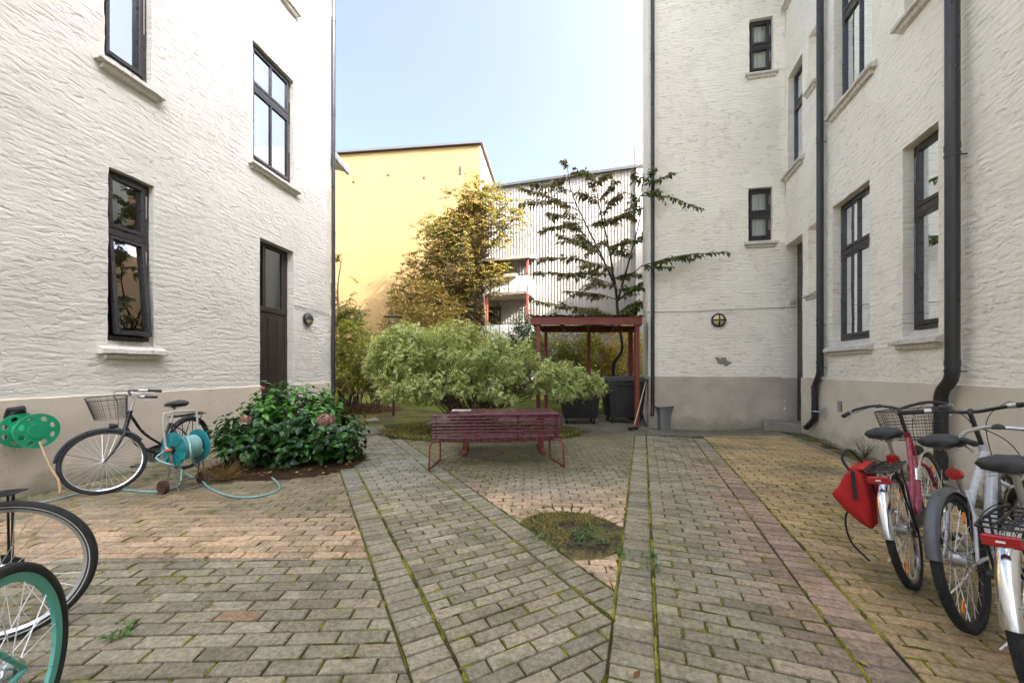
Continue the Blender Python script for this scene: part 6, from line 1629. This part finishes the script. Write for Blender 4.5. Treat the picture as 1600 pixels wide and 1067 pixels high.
    if basket:
        b=MB(); zt,zb=barh+.0-.02,barh-.25; 
        def Bp(t,k,z):   # outline point
            f=(z-zb)/(zt-zb); lx=.13+.035*f; ly=.155+.035*f; cx=.155+.02*f+(HTp.x)
            c_,s_=cos(t),sin(t); e=.5; return SR@Vector((cx+lx*(abs(c_)**e)*(1 if c_>0 else -1),ly*(abs(s_)**e)*(1 if s_>0 else -1),z))
        n=44
        for j in range(10): z=zb+(zt-zb)*j/9; b.tube([Bp(2*pi*i/n,0,z) for i in range(n)],.0042 if j==9 else (.0022 if j in(0,5) else .0013),4,False,True)
        for i in range(64): t=2*pi*i/64; b.tube([Bp(t,0,zb),Bp(t,0,zt)],.0013,3,False)
        for i in range(14):
            t=pi*(i+.5)/14; b.tube([Bp(t,0,zb),Bp(-t,0,zb)],.0014,3,False)
        b.build('basket',M['basket'],T)
    return T
darkblue=simple('mudguard_dark',(.02,.026,.042),.3,.1,.15,6); blackf=simple('mudguard_black',(.02,.02,.022),.32,0,.2,6); chromef=M['chrome']; greyf=simple('mudguard_grey',(.09,.095,.105),.35,.1,.1,6)
tealrim=simple('teal_rim',(.10,.40,.32),.45,0,.1,8)
# left: city bike against the wall, front wheel turned to the wall
fw=at(176,768); rw=Vector((-4.52,5.02,0)); 
fw=Vector((fw.x,fw.y,0)); hd=Vector((.02,-1,0)).normalized()
rloc=fw-hd*1.0
bike('black city bike with a wire front basket leaning beside the left plinth',rloc,atan2(hd.y,hd.x),lean=radians(-1.5),steer=radians(-46),style='city',paint=(.022,.024,.032),rim='chrome',fend=darkblue,rack=True,basket=True,rlight=False,spokes=32,barh=1.06,sadh=.90,stripe=False,deepw=.01)
# far left foreground
c=Vector((-2.53,1.90,0)); h=atan2(-.46,-.885)
bike('black bike with a rear rack, only its rear wheel in view at the left edge',c,h,lean=radians(2),style='diamond',paint=(.018,.018,.02),rim='alu',rack=True,rackend=-.05,fend=None,rlight=False,spokes=26,tyre=.021,knobs=False,stripe=True,deepw=.018)
c=Vector((-1.67,1.27,0)); h=atan2(-.9,.43)
bike('bike with a mint green rear rim in the lower left corner',c,h,lean=radians(3),style='diamond',paint=(.10,.40,.32),rim=tealrim,rack=False,fend=None,bar='flat',spokes=24,deepw=.030,tyre=.020,knobs=False,chainguard=False)
# right row
p=at(1433,917); B4=bike('crimson ladies bike with the red pannier hanging on its rack',p,radians(36),lean=radians(-11),steer=radians(-4),style='city',paint=(.30,.022,.06),rim='chrome',fend=chromef,rack=True,basket=True,bar='city',barh=1.06,sadh=.93,seatlight=True,mark=True,reflect=True,fenderlen=(30,176),deepw=.02)
p=at(1528,985); B5=bike('silver grey bike standing second along the right wall',p,radians(28),lean=radians(-10),steer=radians(3),style='low',paint=(.52,.54,.57),rim='black',fend=greyf,rack=False,bar='flat',barh=1.10,sadh=.95,seatlight=True,reflect=True,fenderlen=(30,168),tyre=.024,chainguard=False)
p=Vector((2.17,1.54,0)); B7=bike('black bike with a big red rack reflector at the right edge',p,radians(30),lean=radians(-8),steer=radians(30),style='diamond',paint=(.018,.018,.02),rim='alu',fend=chromef,rack=True,bar='city',barh=1.04,sadh=.93,reflect=True,fenderlen=(30,172),tyre=.024)
# small badge on the silver bike's mudguard
# ---- red pannier bag hanging on the crimson bike's rack
bpy.context.view_layer.update()
Wm=B4.matrix_world
BG=thing('pannier_bag','slack red pannier bag with black straps on the crimson bike rack','bag',Wm@Vector((-.04,.035,.50)),B4.rotation_euler)
m=MB(); sil=[(.02,.27),(.10,.285),(.155,.25),(.20,.19),(.27,.135),(.335,.09),(.30,.03),(.225,-.06),(.15,-.14),(.08,-.20),(.03,-.215),(.0,-.16),(-.005,.0),(.0,.15)]
n=len(sil); ns=9; vs_=[]
for k in range(ns):
    t=k/(ns-1); x=-.19+.36*t; e=1-.42*abs(2*t-.75)**2.6; fl=max(0,1-1.6*t)
    for (y,z) in sil:
        yy=y*(.52+.48*(e if y<.24 else fl*1.05*e+.0)) if y>.02 else y; zz=.02+(z-.02)*(.86+.14*e)
        w=.020*noise.noise(Vector((x*12,y*14,z*12)))+.024*noise.noise(Vector((x*4,y*5,z*6+3)))
        vs_.append((x+w*.8,.04+(yy+w)*.66,(zz+w*.6)*.74+.03))
fs=[(r*n+i,(r+1)*n+i,(r+1)*n+(i+1)%n,r*n+(i+1)%n) for r in range(ns-1) for i in range(n)]+[tuple(range(n)),tuple(range(ns*n-1,(ns-1)*n-1,-1))]
redc=simple('red_canvas',(.40,.012,.012),.85,0,.16,5,.35,25)
m.add(vs_,fs); o=m.build('bag_body',redc,BG,smooth=180); sm=o.modifiers.new('s','SUBSURF'); sm.levels=1; sm.render_levels=2
m=MB()
m.tube(catmull([(-.10,.11,.20),(-.08,.15,.30),(-.02,.12,.35),(.05,.08,.26)],6),.009,6); m.build('strap',M['black'],BG,smooth=60); m=MB(); m.tube(catmull([(-.14,.14,.02),(-.15,.19,-.08),(-.14,.19,-.22),(-.10,.13,-.34)],6),.0065,6); m.build('strap',M['black'],BG,smooth=60); m=MB(); m.bar((-.20,.08,.24),(-.20,.10,.06),.022,.004,(1,0,0)); m.build('strap',M['black'],BG,smooth=60)
m=MB(); m.bar((-.12,.08,.235),(.14,.075,.25),.08,.016,(0,0,1),.006); m.build('top_flap',redc,BG)
